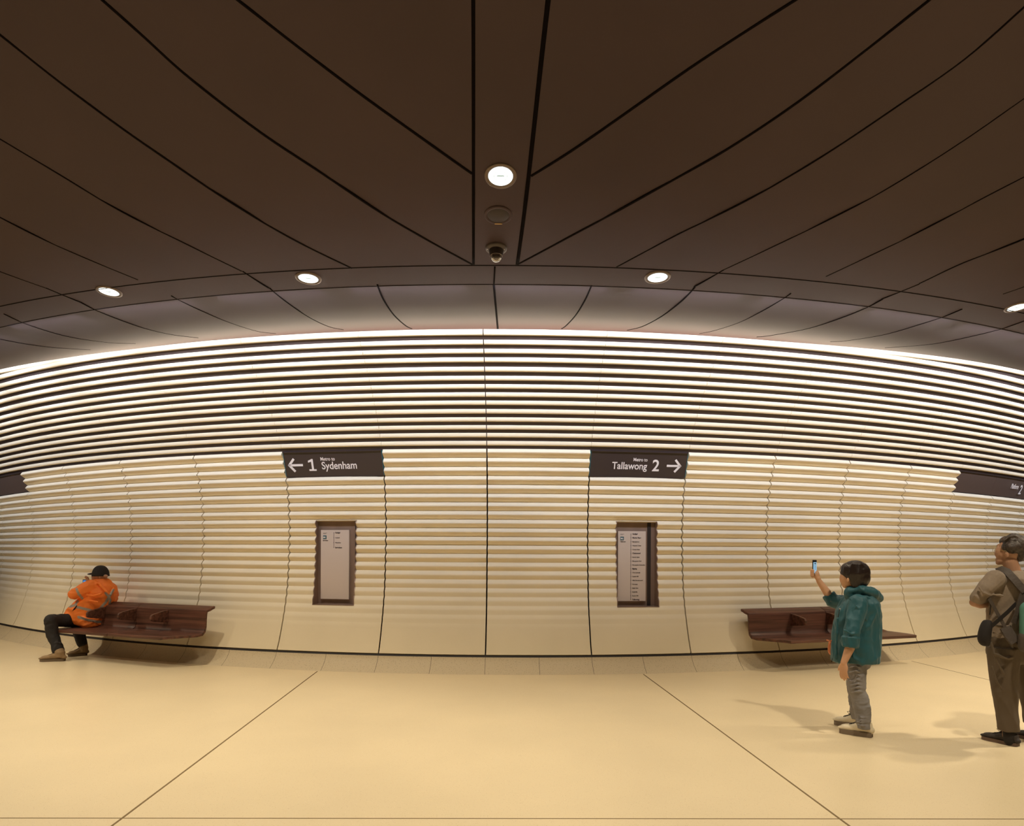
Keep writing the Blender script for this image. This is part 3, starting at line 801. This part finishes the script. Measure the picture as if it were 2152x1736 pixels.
def recolour(o, mats_polys):
    """stripes that belong to a garment: faces whose centre lies near a line (given in metres from the wearer's plane) take the trim material"""
    me = o.data
    for mi, (m, lines, wd, Y) in enumerate(mats_polys):
        me.materials.append(m); idx = len(me.materials) - 1
        L2 = [[P(x, y, Y) for x, y in ln] for ln in lines]
        for p in me.polygons:
            c = o.matrix_world.translation if False else Vector((0, 0, 0))
            q = p.center + wloc(o); q = HC_v + (q - HC_v) * (Y / q.y)
            for ln in L2:
                hit = False
                for a_, b_ in zip(ln, ln[1:]):
                    ab = b_ - a_; t = max(0, min(1, (q - a_).dot(ab) / ab.length_squared))
                    if (a_ + ab * t - q).length < wd: hit = True; break
                if hit: p.material_index = idx; break
HC_v = Vector((0, 0, HC))

# ---- woman photographing
base = floor_pt(1805, 1541)
g = G()
Y = 6.30
g.ball(P(1797, 1206, Y), (.098, .088, .115)); g.ball(P(1781, 1216, Y + .01), (.066, .064, .074)); g.ball(P(1778, 1230, Y + .02), (.034, .034, .028))
g.ball(P(1767.5, 1214, Y + .06), (.012, .012, .014)); g.ball(P(1769.5, 1222.5, Y + .055), (.012, .012, .010)); g.ball(P(1770, 1204, Y + .05), (.016, .03, .02)); g.ball(P(1782, 1219, Y - .072), (.012, .010, .022))
limb(g, [(1795, 1222, Y), (1803, 1252, Y)], [.056, .060])
g.loft([ringp(1804, 1254, Y, 16, .09), ringp(1806, 1266, Y, 26, .15), ringp(1804, 1300, Y, 30, .15), ringp(1803, 1340, Y, 30, .14), ringp(1804, 1385, Y, 27, .14)])
limb(g, [(1802, 1380, Y - .06), (1802, 1450, Y - .09), (1818, 1532, Y - .125)], [.075, .055, .024])
limb(g, [(1800, 1380, Y + .08), (1797, 1450, Y + .13), (1807, 1516, Y + .18)], [.072, .053, .024])
limb(g, [(1803, 1268, Y - .15), (1790, 1338, Y - .22), (1786, 1362, Y - .225), (1773, 1393, Y - .23)], [.05, .045, .040, .026])
limb(g, [(1788, 1264, Y + .15), (1746, 1262, Y + .24), (1738, 1245, Y + .25), (1721, 1221, Y + .27)], [.05, .042, .036, .025])
hand(g, P(1773, 1393, Y - .23), (-.01, .0, -1), (.75, .5, 0), (.25, .35, .25), (.25, .1), 1.0, side=-1)
# right hand round the phone: palm behind it, fingers up its far side, thumb on the near side
wr = P(1720.5, 1220, Y + .27); pc = P(1711.7, 1193, Y + .27); pn = Vector((.66, -.75, 0)); ps = Vector((.75, .66, 0))
g.ball(wr + (pc - wr) * .42 + ps * .004 - pn * .004, (.026, .024, .040)); g.ball(wr.lerp(pc, .15), (.024, .024, .026))
bot = pc - Vector((0, 0, .055))
for i, (dz, r) in enumerate(((.046, .0085), (.028, .009), (.010, .0088), (-.008, .008))):
    a_ = bot + Vector((0, 0, dz - .012)); g.tube([a_ + ps * .018 - pn * .026 + Vector((0, 0, -.014)), a_ - ps * .022 - pn * .022, a_ - ps * .044 - pn * .004, a_ - ps * .038 + pn * .012], [r * 1.15, r, r, r * .85], n=10)
g.tube([bot + ps * .028 + Vector((0, 0, -.035)), bot + ps * .045 + pn * .002 + Vector((0, 0, -.006)), bot + ps * .040 + pn * .010 + Vector((0, 0, .020)), bot + ps * .024 + pn * .014 + Vector((0, 0, .026))], [.014, .012, .0105, .0085], n=10)
woman = g.out('person', SKIN, None, origin=base, label='person with short black hair and teal jacket holding up a phone by the right bench', cat='person')
remesh(woman, .0055, 3)
g = G()
g.ball(P(1797.5, 1203, Y), (.124, .118, .108)); g.ball(P(1805, 1214, Y - .005), (.090, .108, .098)); g.ball(P(1785, 1196, Y + .0), (.066, .098, .062)); g.ball(P(1785, 1209, Y - .06), (.026, .03, .045))
for i in range(26):
    a_ = i / 25; x = 1787 + 37 * a_; g.tube([P(1797, 1182, Y - .03), P((1797 + x) / 2 + 4 * sin(i), 1186, Y - .09), P(x, 1206, Y - .115 + .06 * abs(a_ - .5)), P(x - 1, 1222 + 14 * sin(pi * min(1, a_ * 1.1)) ** .5 - (4 if i % 3 == 0 else 0), Y - .085 + .05 * abs(a_ - .5))], [.012, .014, .012, .005], n=8)
h = g.out('hair', M_hair, woman); remesh(h, .006, 2)
g = G()
g.loft([ringp(1800, 1246, Y, 15, .08), ringp(1806, 1254, Y, 27, .14), ringp(1806, 1266, Y, 36, .185), ringp(1804, 1282, Y, 42, .195), ringp(1802, 1305, Y, 45.5, .19), ringp(1800, 1335, Y, 47.5, .19),
        ringp(1799, 1365, Y, 48.5, .20), ringp(1799, 1389, Y, 48.5, .205), ringp(1799, 1391, Y, 46, .195)], True, 28)
limb(g, [(1804, 1268, Y - .14), (1797, 1300, Y - .18), (1790, 1330, Y - .215), (1787, 1346, Y - .22)], [.078, .070, .064, .060])
g.tube([P(1787.5, 1339, Y - .22), P(1785.5, 1360, Y - .225)], [.072, .066], n=18, round_=False)
limb(g, [(1790, 1264, Y + .12), (1764, 1266, Y + .2), (1750, 1263, Y + .235)], [.078, .062, .056])
g.tube([P(1752, 1266, Y + .235), P(1740.5, 1249, Y + .25)], [.060, .053], n=18, round_=False)
limb(g, [(1786, 1243, Y - .06), (1812, 1240, Y - .105), (1834, 1246, Y - .07), (1846, 1256, Y)], [.024, .040, .045, .042])
limb(g, [(1786, 1243, Y + .06), (1812, 1241, Y + .10), (1834, 1247, Y + .07), (1846, 1256, Y)], [.024, .040, .045, .042])
g.ball(P(1829, 1252, Y), (.085, .09, .045)); limb(g, [(1790, 1247, Y - .02), (1802, 1244, Y + .02)], [.07, .07])
for pts, r in [([(1786, 1258, Y - .20), (1797, 1272, Y - .225), (1806, 1282, Y - .22)], .010), ([(1812, 1262, Y - .19), (1830, 1275, Y - .18), (1840, 1292, Y - .12)], .010), ([(1832, 1345, Y - .15), (1836, 1370, Y - .14), (1840, 1388, Y - .12)], .011),
                ([(1775, 1325, Y - .28), (1790, 1333, Y - .285), (1801, 1331, Y - .27)], .009), ([(1820, 1300, Y - .19), (1834, 1322, Y - .16)], .010), ([(1800, 1250, Y - .13), (1822, 1255, Y - .15), (1842, 1268, Y - .10)], .010), ([(1760, 1300, Y - .1), (1758, 1345, Y - .09), (1757, 1385, Y - .1)], .010)]:
    limb(g, pts, r)
jk = g.out('jacket', M_teal, woman); remesh(jk, .0065, 4); wrinkle(jk, .009, 7.5, (1.3, 1.3, .7), 2.0)
G().tube([P(1764.5, 1279, Y - .17), P(1761.5, 1297, Y - .165)], .003, n=8).out('drawstring', M_black, jk)
G().ball(P(1765, 1279.5, Y - .178), .006).out('toggle', M_tape, jk)
g = G()
g.loft([ringp(1803, 1372, Y, 33, .15), ringp(1802, 1390, Y, 27, .15), ringp(1800, 1402, Y, 22, .13)], True, 24)
g.loft([ringp(1803, 1380, Y - .06, 25, .10), ringp(1800, 1400, Y - .07, 20, .09), ringp(1799, 1425, Y - .08, 18.5, .085), ringp(1801, 1450, Y - .09, 17, .075), ringp(1807, 1466, Y - .10, 17.5, .07), ringp(1811, 1483, Y - .11, 18, .07), ringp(1813, 1504, Y - .12, 16, .062), ringp(1816, 1531, Y - .13, 13.5, .056)])
g.loft([ringp(1801, 1380, Y + .08, 22, .10), ringp(1798, 1405, Y + .10, 19.5, .09), ringp(1796, 1430, Y + .12, 16, .08), ringp(1796, 1450, Y + .13, 13.5, .07), ringp(1799, 1480, Y + .16, 13, .065), ringp(1801, 1500, Y + .18, 12.5, .058), ringp(1802, 1511, Y + .185, 12, .055)])
random.seed(3)
for i in range(7):
    y = 1402 + i * 9 + random.uniform(-2, 2); limb(g, [(1784 + i * .6, y + 2, Y - .15), (1798 + i, y - 1.5, Y - .172), (1812 + i, y + 3, Y - .15)], .006)
for i in range(4):
    y = 1506 + i * 5.5; limb(g, [(1801, y, Y - .17), (1813, y + 3, Y - .185), (1826, y, Y - .17)], .006)
jn = g.out('jeans', M_jean, woman); remesh(jn, .0065, 3); wrinkle(jn, .005, 11, (.7, .7, 1.5), 5.0)
shoe(floor_pt(1833, 1550), floor_pt(1765, 1539), woman, M_shoe, M_sole, M_black, hgt=.115, sole=.036)
shoe(floor_pt(1816, 1531.5), floor_pt(1754, 1522), woman, M_shoe, M_sole, M_black, hgt=.110, sole=.036, loop=True)
# phone in her hand
Mp = Matrix(((ps.x, 0, pn.x, pc.x), (ps.y, 0, pn.y, pc.y), (0, 1, 0, pc.z), (0, 0, 0, 1)))
ph = empty('phone', pc, label='phone with light blue screen held up by the person in teal', cat='phone')
o = G().box((-.036, -.071, -.0045), (.036, .071, .0045), Mp).out('case', M_phone, ph, smooth=False); bv = o.modifiers.new('b', 'BEVEL'); bv.width = .004; bv.segments = 3
G().box((-.032, -.048, .0045), (.032, .050, .0052), Mp).out('screen', M_screen, ph, smooth=False)
g = G(); g.box((-.012, .032, .0050), (.016, .042, .0056), Mp)
for i, zz in enumerate((.015, .005, -.006, -.018)): g.box((-.006 + .004 * (i % 2), zz, .0050), (.004 + .004 * (i % 2), zz + .006, .0056), Mp)
g.out('screen_mark', M_ui, ph, smooth=False); g = G(); g.ball(Mp @ Vector((0, -.058, .0048)), (.006, .006, .006)); g.out('shutter_button', M_white, ph)
# small orange bag in front of her
bg = empty('shoulder_bag', P(1751, 1362, Y + .09), label='small orange leather bag at the front of the teal jacket', cat='bag')
g = G(); g.loft([ringp(1751, 1346, Y + .09, 9, .03), ringp(1750, 1356, Y + .09, 9.5, .038), ringp(1750.5, 1368, Y + .09, 11, .045), ringp(1752, 1377, Y + .09, 9, .035)], True, 20); subdiv_smooth(g.out('bag_body', M_bag, bg))
g = G(); g.tube([P(1738, 1345.5, Y + .06), P(1744, 1347.5, Y + .05), P(1752, 1345, Y + .05)], .006, n=8); g.tube([P(1746, 1350, Y + .04), P(1742, 1358, Y + .045), P(1741, 1368, Y + .05)], .004, n=8); g.out('strap', M_bag, bg)
G().tube([P(1749, 1384, Y - .04), P(1748, 1391, Y - .04)], .003, n=8).out('cord', M_black, jk)

# ---- man with a backpack, cut by the frame
Y = 6.0; base = floor_pt(2120, 1560)
g = G()
g.ball(P(2128, 1152, Y), (.102, .084, .108)); g.ball(P(2111, 1162, Y + .03), (.070, .064, .082)); g.ball(P(2103, 1178, Y + .04), (.036, .04, .036)); g.ball(P(2098.5, 1183, Y + .045), (.020, .025, .018))
g.tube([P(2100, 1152, Y + .06), P(2093, 1164, Y + .075), P(2093.5, 1167, Y + .07)], [.010, .014, .011], n=10); g.ball(P(2095.5, 1175, Y + .06), (.012, .02, .008)); g.ball(P(2096, 1179.5, Y + .06), (.012, .02, .008)); g.ball(P(2102, 1147, Y + .05), (.022, .035, .018))
g.ball(P(2116.5, 1166, Y - .075), (.014, .010, .024)); g.ball(P(2115, 1163, Y - .08), (.010, .008, .014))
limb(g, [(2122, 1178, Y), (2130, 1208, Y)], [.055, .064])
g.loft([ringp(2130, 1208, Y, 24, .08), ringp(2130, 1222, Y, 42, .12), ringp(2130, 1280, Y, 44, .11), ringp(2130, 1345, Y, 42, .11)])
limb(g, [(2122, 1345, Y - .03), (2113, 1440, Y - .04), (2119, 1548, Y - .06)], [.08, .06, .042]); limb(g, [(2150, 1345, Y + .06), (2162, 1440, Y + .08), (2172, 1535, Y + .12)], [.08, .06, .042])
limb(g, [(2090, 1225, Y - .1), (2051, 1262, Y - .05), (2064, 1269, Y + .08), (2084, 1268, Y + .2)], [.05, .043, .036, .03]); limb(g, [(2170, 1222, Y + .12), (2150, 1262, Y + .28), (2095, 1266, Y + .24), (2078, 1264, Y + .10)], [.05, .043, .034, .026])
hand(g, P(2080, 1265, Y + .12), (-.35, -.9, -.15), (0, .3, -1), (.4, .5, .4), (.3, .1), .95)
limb(g, [(2047, 1266, Y - .05), (2060, 1270.5, Y - .02), (2074, 1270, Y + .06)], [.036, .034, .030])
man = g.out('person', SKIN2, None, origin=base, label='standing person with glasses, taupe shirt, crossed arms and a backpack, cut by right edge', cat='person')
remesh(man, .0055, 3)
g = G()
g.ball(P(2134, 1149, Y), (.104, .100, .104)); g.ball(P(2139, 1160, Y - .0), (.082, .095, .085)); g.ball(P(2120, 1138, Y), (.060, .085, .050)); g.ball(P(2127, 1150, Y - .035), (.078, .072, .062)); g.ball(P(2119, 1153, Y - .06), (.018, .016, .030))
for i in range(22):
    a_ = i / 21; x = 2110 + 36 * a_; g.tube([P(x, 1136 - 9 * sin(pi * a_), Y - .06), P(x + 3, 1131 - 8 * sin(pi * a_) + (i % 3), Y - .03), P(x + 8, 1128 - 4 * sin(pi * a_) + 2 * (i % 2), Y + .01)], [.010, .013, .006], n=8)
h = g.out('hair', M_hair2, man); remesh(h, .006, 2)
g = G()
ringlen = P(2092, 1158, Y + .0)
for q_, yy in ((-.035, 0), (.035, 0)):
    c = P(2090.5, 1157.5, Y + .075 + q_); pts = [c + Vector((.008 * cos(t) + q_ * .3, .022 * cos(t), .021 * sin(t))) for t in [i * pi / 8 for i in range(17)]]; g.tube(pts, .0016, n=6, round_=False)
g.tube([P(2091.5, 1157, Y + .13), P(2090.5, 1157, Y + .075), P(2092.5, 1156.5, Y + .02), P(2108, 1157, Y - .072), P(2116, 1159, Y - .088)], .0016, n=6); g.out('glasses', M_gold, man)
g = G()
g.loft([ringp(2128, 1200, Y, 17, .075), ringp(2127, 1206, Y, 34, .10), ringp(2126, 1216, Y, 46, .14), ringp(2128, 1235, Y, 50, .15), ringp(2129, 1260, Y, 51, .145), ringp(2130, 1290, Y, 53, .14), ringp(2130, 1318, Y, 53, .145), ringp(2130, 1340, Y, 52, .145)], True, 28)
limb(g, [(2092, 1218, Y - .08), (2072, 1238, Y - .09), (2054, 1256, Y - .06)], [.078, .068, .058]); limb(g, [(2054, 1256, Y - .06), (2062, 1262, Y + .06), (2080, 1262, Y + .18)], [.058, .050, .044])
limb(g, [(2160, 1222, Y + .1), (2152, 1258, Y + .24), (2110, 1262, Y + .22)], [.070, .06, .05])
for pts, r in [([(2058, 1234, Y - .13), (2066, 1246, Y - .15), (2082, 1252, Y - .14)], .010), ([(2048, 1252, Y - .11), (2060, 1263, Y - .11), (2076, 1262, Y - .06)], .010), ([(2090, 1250, Y - .15), (2108, 1252, Y - .155)], .008), ([(2084, 1312, Y - .1), (2100, 1318, Y - .14), (2120, 1316, Y - .155)], .010), ([(2088, 1330, Y - .12), (2110, 1334, Y - .15)], .008)]:
    limb(g, pts, r)
sh = g.out('shirt', M_shirt, man); remesh(sh, .007, 4); wrinkle(sh, .006, 6.5, (1, 1, .9), 1.3)
g = G()
g.loft([ringp(2128, 1332, Y, 50, .14), ringp(2128, 1350, Y, 50.5, .15), ringp(2130, 1375, Y + .01, 52, .15), ringp(2136, 1392, Y + .02, 50, .13)], True, 28)
g.loft([ringp(2113, 1360, Y - .03, 35, .12), ringp(2110, 1395, Y - .035, 29, .105), ringp(2110, 1430, Y - .04, 25.5, .095), ringp(2113, 1465, Y - .045, 22.5, .085), ringp(2117, 1500, Y - .05, 20, .08), ringp(2120, 1535, Y - .06, 19, .075)], True, 24)
g.loft([ringp(2152, 1362, Y + .05, 32, .12), ringp(2160, 1400, Y + .07, 27, .105), ringp(2165, 1440, Y + .08, 24, .095), ringp(2170, 1475, Y + .10, 21, .085), ringp(2173, 1520, Y + .12, 19, .075)], True, 24)
for pts, r in [([(2082, 1350, Y - .1), (2092, 1385, Y - .14), (2108, 1415, Y - .14)], .010), ([(2085, 1400, Y - .11), (2094, 1430, Y - .13), (2104, 1448, Y - .13)], .009), ([(2092, 1375, Y - .15), (2115, 1384, Y - .16), (2132, 1380, Y - .13)], .009)]:
    limb(g, pts, r)
tr = g.out('trousers', M_chino, man); remesh(tr, .007, 3); wrinkle(tr, .007, 6, (1.2, 1.2, .6), 4.1)
for a_, b_ in ((floor_pt(2139, 1569), floor_pt(2066, 1552)), (floor_pt(2204, 1562), floor_pt(2138, 1547.5))):
    s_ = shoe(a_, b_, man, mat('dark_knit', (.035, .026, .022), .75, bump=(40, .4)), mat('brown_sole', (.13, .078, .055), .6), M_black, wid=.052, hgt=.092, sole=.024, loop=True)
g = G(); limb(g, [(2119, 1532, Y - .06), (2121, 1550, Y - .07)], [.050, .048]); limb(g, [(2173, 1518, Y + .11), (2175, 1536, Y + .08)], [.05, .048]); so = g.V and None
G().tube([P(2120, 1530, Y - .06), P(2123, 1556, Y - .08)], [.050, .048], n=16).out('sock', M_black, man); G().tube([P(2173, 1516, Y + .11), P(2176, 1542, Y + .07)], [.05, .048], n=16).out('sock', M_black, man)
# black pouch on a diagonal strap
wb = empty('camera_pouch', P(2069, 1330, Y - .10), label='black padded pouch hanging at the hip of the person with the backpack', cat='bag')
g = G(); Mt = Matrix.Rotation(.22, 4, 'Y')
g.loft([ringp(2075, 1303, Y - .12, 6, .035), ringp(2074, 1310, Y - .12, 10, .05), ringp(2071, 1322, Y - .12, 11, .055), ringp(2068, 1338, Y - .12, 12, .058), ringp(2068, 1350, Y - .12, 11, .05), ringp(2071, 1358, Y - .12, 6.5, .035)], True, 24); subdiv_smooth(g.out('pouch_body', M_black, wb))
def band(pts, wd, th, name, m, parent, nrm=(0, -1, 0)):
    pts = [P(*p) for p in pts]; g = G(); V = []; Fc = []; nv = Vector(nrm)
    for i, p in enumerate(pts):
        t = (pts[min(i + 1, len(pts) - 1)] - pts[max(i - 1, 0)]).normalized(); s_ = t.cross(nv).normalized() * wd / 2; n_ = s_.cross(t).normalized() * th / 2
        V += [p + s_ + n_, p - s_ + n_, p - s_ - n_, p + s_ - n_]
    for i in range(len(pts) - 1):
        for j in range(4): k_ = (j + 1) % 4; b = 4 * i; Fc.append((b + j, b + k_, b + 4 + k_, b + 4 + j))
    Fc += [(0, 3, 2, 1), (len(V) - 4, len(V) - 3, len(V) - 2, len(V) - 1)]
    return flat(g.add(V, Fc).out(name, m, parent), 50)
band([(2079, 1320, Y - .165), (2086, 1314, Y - .165), (2100, 1302, Y - .172), (2118, 1286, Y - .172), (2136, 1268, Y - .16)], .030, .005, 'strap', M_black, wb)
# backpack
bd_ = Vector((.62, -.78, 0)); lt = Vector((.78, .62, 0)); bc = P(2175, 1292, Y - .24)
Mb = Matrix(((lt.x, bd_.x, 0, bc.x), (lt.y, bd_.y, 0, bc.y), (0, 0, 1, bc.z), (0, 0, 0, 1)))
bp = empty('backpack', bc, label='aqua and grey backpack worn at the right edge of the picture', cat='backpack')
def rbox(lo, hi, M, name, m, parent, r=.04):
    o = G().box(lo, hi, M).out(name, m, parent); b_ = o.modifiers.new('b', 'BEVEL'); b_.width = r; b_.segments = 5; return o
rbox((-.15, -.08, -.27), (.15, .08, .11), Mb, 'pack_body', M_aqua, bp, .06)
rbox((-.158, -.085, -.30), (.158, .095, -.13), Mb, 'lower_pocket', M_strap, bp, .05)
rbox((-.12, .07, -.10), (.12, .105, .08), Mb, 'front_pocket', M_strap, bp, .02)
band([(2096, 1202, Y - .06), (2106, 1197, Y - .085), (2116, 1201, Y - .11), (2130, 1216, Y - .155), (2142, 1230, Y - .175), (2154, 1243, Y - .19)], .062, .012, 'shoulder_strap', M_strap, bp, (-.25, -1, .5))
band([(2079, 1258, Y - .165), (2090, 1278, Y - .16), (2104, 1303, Y - .165), (2114, 1322, Y - .175), (2128, 1340, Y - .19), (2148, 1360, Y - .22)], .026, .006, 'lower_strap', M_strap, bp)
band([(2152, 1238, Y - .18), (2145, 1262, Y - .19), (2138, 1290, Y - .20), (2130, 1310, Y - .19)], .045, .012, 'side_panel', M_strap, bp)
band([(2112, 1318, Y - .165), (2122, 1335, Y - .19), (2134, 1350, Y - .21)], .085, .02, 'hip_wing', M_strap, bp)
band([(2081, 1262, Y - .16), (2082, 1275, Y - .155), (2080, 1292, Y - .15)], .008, .004, 'strap_end', M_black, bp)

# ---- seated worker
base = P(195, 1316, 10.5)
g = G(); Y = 10.62
g.ball(P(211, 1207, Y), (.104, .095, .118)); g.ball(P(202.5, 1213, Y + .03), (.066, .065, .070)); g.ball(P(198, 1218.5, Y + .05), (.034, .04, .034)); g.ball(P(195.5, 1211.5, Y + .08), (.012, .012, .016)); g.ball(P(209, 1213, Y - .09), (.018, .010, .028))
limb(g, [(211, 1214, Y), (214, 1228, Y)], [.068, .075])
g.loft([ringp(213, 1226, Y, 14, .10), ringp(213, 1242, Y, 24, .16), ringp(205, 1265, Y, 28, .18), ringp(198, 1290, Y, 30, .18), ringp(200, 1308, Y, 24, .16)])
limb(g, [(196, 1303, Y), (155, 1305, Y - .10), (106, 1306, Y - .40), (113, 1340, Y - .45), (123, 1374, Y - .50)], [.085, .075, .06, .05, .045]); limb(g, [(205, 1305, Y + .1), (160, 1316, Y + .02), (172, 1360, Y + .03)], [.09, .065, .034])
limb(g, [(190, 1232, Y - .15), (153, 1248, Y - .25), (180, 1228, Y + .12)], [.055, .045, .030]); limb(g, [(232, 1234, Y + .12), (236, 1262, Y + .1), (205, 1250, Y + .3), (188, 1228, Y + .22)], [.055, .045, .04, .03])
hand(g, P(182, 1230, Y + .12), (.05, .25, 1), (-.3, -.6, .2), (.5, .6, .4), (.3, .2), 1.0)
worker = g.out('person', SKIN2, None, origin=base, label='seated person in an orange reflective jacket and black cap on the left bench', cat='person'); remesh(worker, .008, 3)
g = G()
g.loft([ringp(213, 1216, Y, 13, .09), ringp(213, 1222, Y, 20, .12), ringp(213, 1232, Y, 27, .19), ringp(213, 1244, Y, 30.5, .23), ringp(207, 1256, Y, 35, .24), ringp(198, 1266, Y, 41, .25), ringp(191, 1277, Y, 44.5, .25), ringp(184.5, 1290, Y, 46, .25), ringp(187, 1301, Y, 42, .25), ringp(195, 1311, Y, 33, .24), ringp(201, 1318, Y, 20, .20)], True, 30)
limb(g, [(194, 1234, Y - .13), (172, 1241, Y - .22), (156, 1249, Y - .24)], [.115, .095, .080]); limb(g, [(156, 1249, Y - .24), (168, 1242, Y - .06), (176, 1234, Y + .05)], [.080, .068, .055])
limb(g, [(231, 1236, Y + .08), (237, 1252, Y + .1), (233, 1262, Y + .14)], [.095, .085, .08])
limb(g, [(196, 1221, Y - .12), (210, 1228, Y - .19), (224, 1243, Y - .21), (232, 1250, Y - .20), (238, 1236, Y - .10)], [.016, .018, .018, .016, .014])
for pts, r in [([(180, 1250, Y - .24), (196, 1252, Y - .26), (212, 1248, Y - .25)], .012), ([(178, 1264, Y - .24), (192, 1263, Y - .265), (206, 1265, Y - .26)], .012), ([(162, 1292, Y - .22), (180, 1299, Y - .26), (205, 1302, Y - .24)], .012)]: limb(g, pts, r)
jw = g.out('jacket', M_orange, worker); remesh(jw, .0075, 4); wrinkle(jw, .009, 6.0, (1, 1, 1.3), 9.0)
recolour(jw, [(M_tape, [[(161, 1238), (165, 1248), (173, 1257.5)], [(147, 1274.5), (158, 1272), (163, 1264)], [(162, 1276), (180, 1280), (196, 1284.5), (210, 1279), (222, 1266), (231, 1252), (238, 1240)], [(222, 1247), (229, 1254), (232, 1262), (230, 1270)], [(165, 1297), (185, 1303), (205, 1307), (223, 1307)]], .0185, 10.4)])
G().tube([P(161.5, 1273, Y - .262), P(156, 1280, Y - .245), P(151, 1287, Y - .215)], [.006, .010, .006], n=10).out('pocket_opening', M_black, jw)
g = G()
limb(g, [(204, 1306, Y), (160, 1304, Y - .10), (107, 1304, Y - .40)], [.112, .100, .087]); limb(g, [(107, 1305, Y - .42), (110, 1335, Y - .45), (118, 1352, Y - .48), (122, 1367, Y - .50)], [.087, .080, .068, .078])
limb(g, [(206, 1308, Y + .15), (162, 1316, Y + .02)], [.11, .085]); limb(g, [(162, 1317, Y + .02), (169, 1340, Y), (172, 1352, Y - .01)], [.085, .075, .07])
g.loft([ringp(200, 1296, Y + .06, 26, .22), ringp(203, 1310, Y + .06, 27, .22), ringp(203, 1316, Y + .06, 22, .20)])
for yy in (1351, 1357, 1362): limb(g, [(110, yy + 2, Y - .50), (118, yy, Y - .54), (129, yy + 1, Y - .50)], .014)
wt = g.out('trousers', M_black, worker); remesh(wt, .009, 3); wrinkle(wt, .007, 8, (1, 1, 1), 3.0)
b1 = floor_pt(136, 1389); t1 = floor_pt(85, 1390)
shoe(b1, t1, worker, M_boot, M_bootsole, M_boot, wid=.062, hgt=.115, sole=.03, shaft=(P(124, 1367, b1.y + .0), .062), name='boot')
b2 = floor_pt(183, 1377); t2 = floor_pt(143, 1380)
shoe(b2, t2, worker, M_boot, M_bootsole, M_black, wid=.060, hgt=.115, sole=.03, shaft=(P(173, 1348, b2.y + .02), .064), name='boot')
cc = P(211.5, 1208, Y)
g = G(); rings = []
for i in range(12):
    t = i / 11; a_ = t * pi / 2 * .98; rings.append((cc + Vector((0, 0, -.02 + .160 * sin(a_))), Vector((.122 * cos(a_) ** .8, 0, 0)), Vector((0, .112 * cos(a_) ** .8, 0))))
g.loft(rings, True, 28); cp = g.out('cap', M_black, worker)
g = G(); Mx = Matrix.Rotation(-.12, 4, 'Y'); g.ball(P(197.5, 1205.5, Y + .06), (.090, .085, .016), Mx); g.out('brim', M_black, cp)
G().ball(P(222, 1210.5, Y - .085), (.03, .02, .022)).out('strap_opening', SKIN2, cp)
pq = P(179.5, 1223, Y + .18); Mq = Matrix.Translation(pq) @ Matrix.Rotation(.35, 4, 'Z') @ Matrix.Rotation(pi / 2, 4, 'X')
ph2 = empty('phone', pq, label='phone with a blue screen held in front of the seated worker', cat='phone')
o = G().box((-.037, -.075, -.0045), (.037, .036, .0045), Mq).out('case', M_phone, ph2, smooth=False); bv = o.modifiers.new('b', 'BEVEL'); bv.width = .003
G().box((-.031, -.068, .0045), (.031, .026, .0052), Mq).out('screen', mat('phone_screen_blue', (.02, .08, .2), .2, emit=((.08, .25, .6), .9)), ph2, smooth=False)
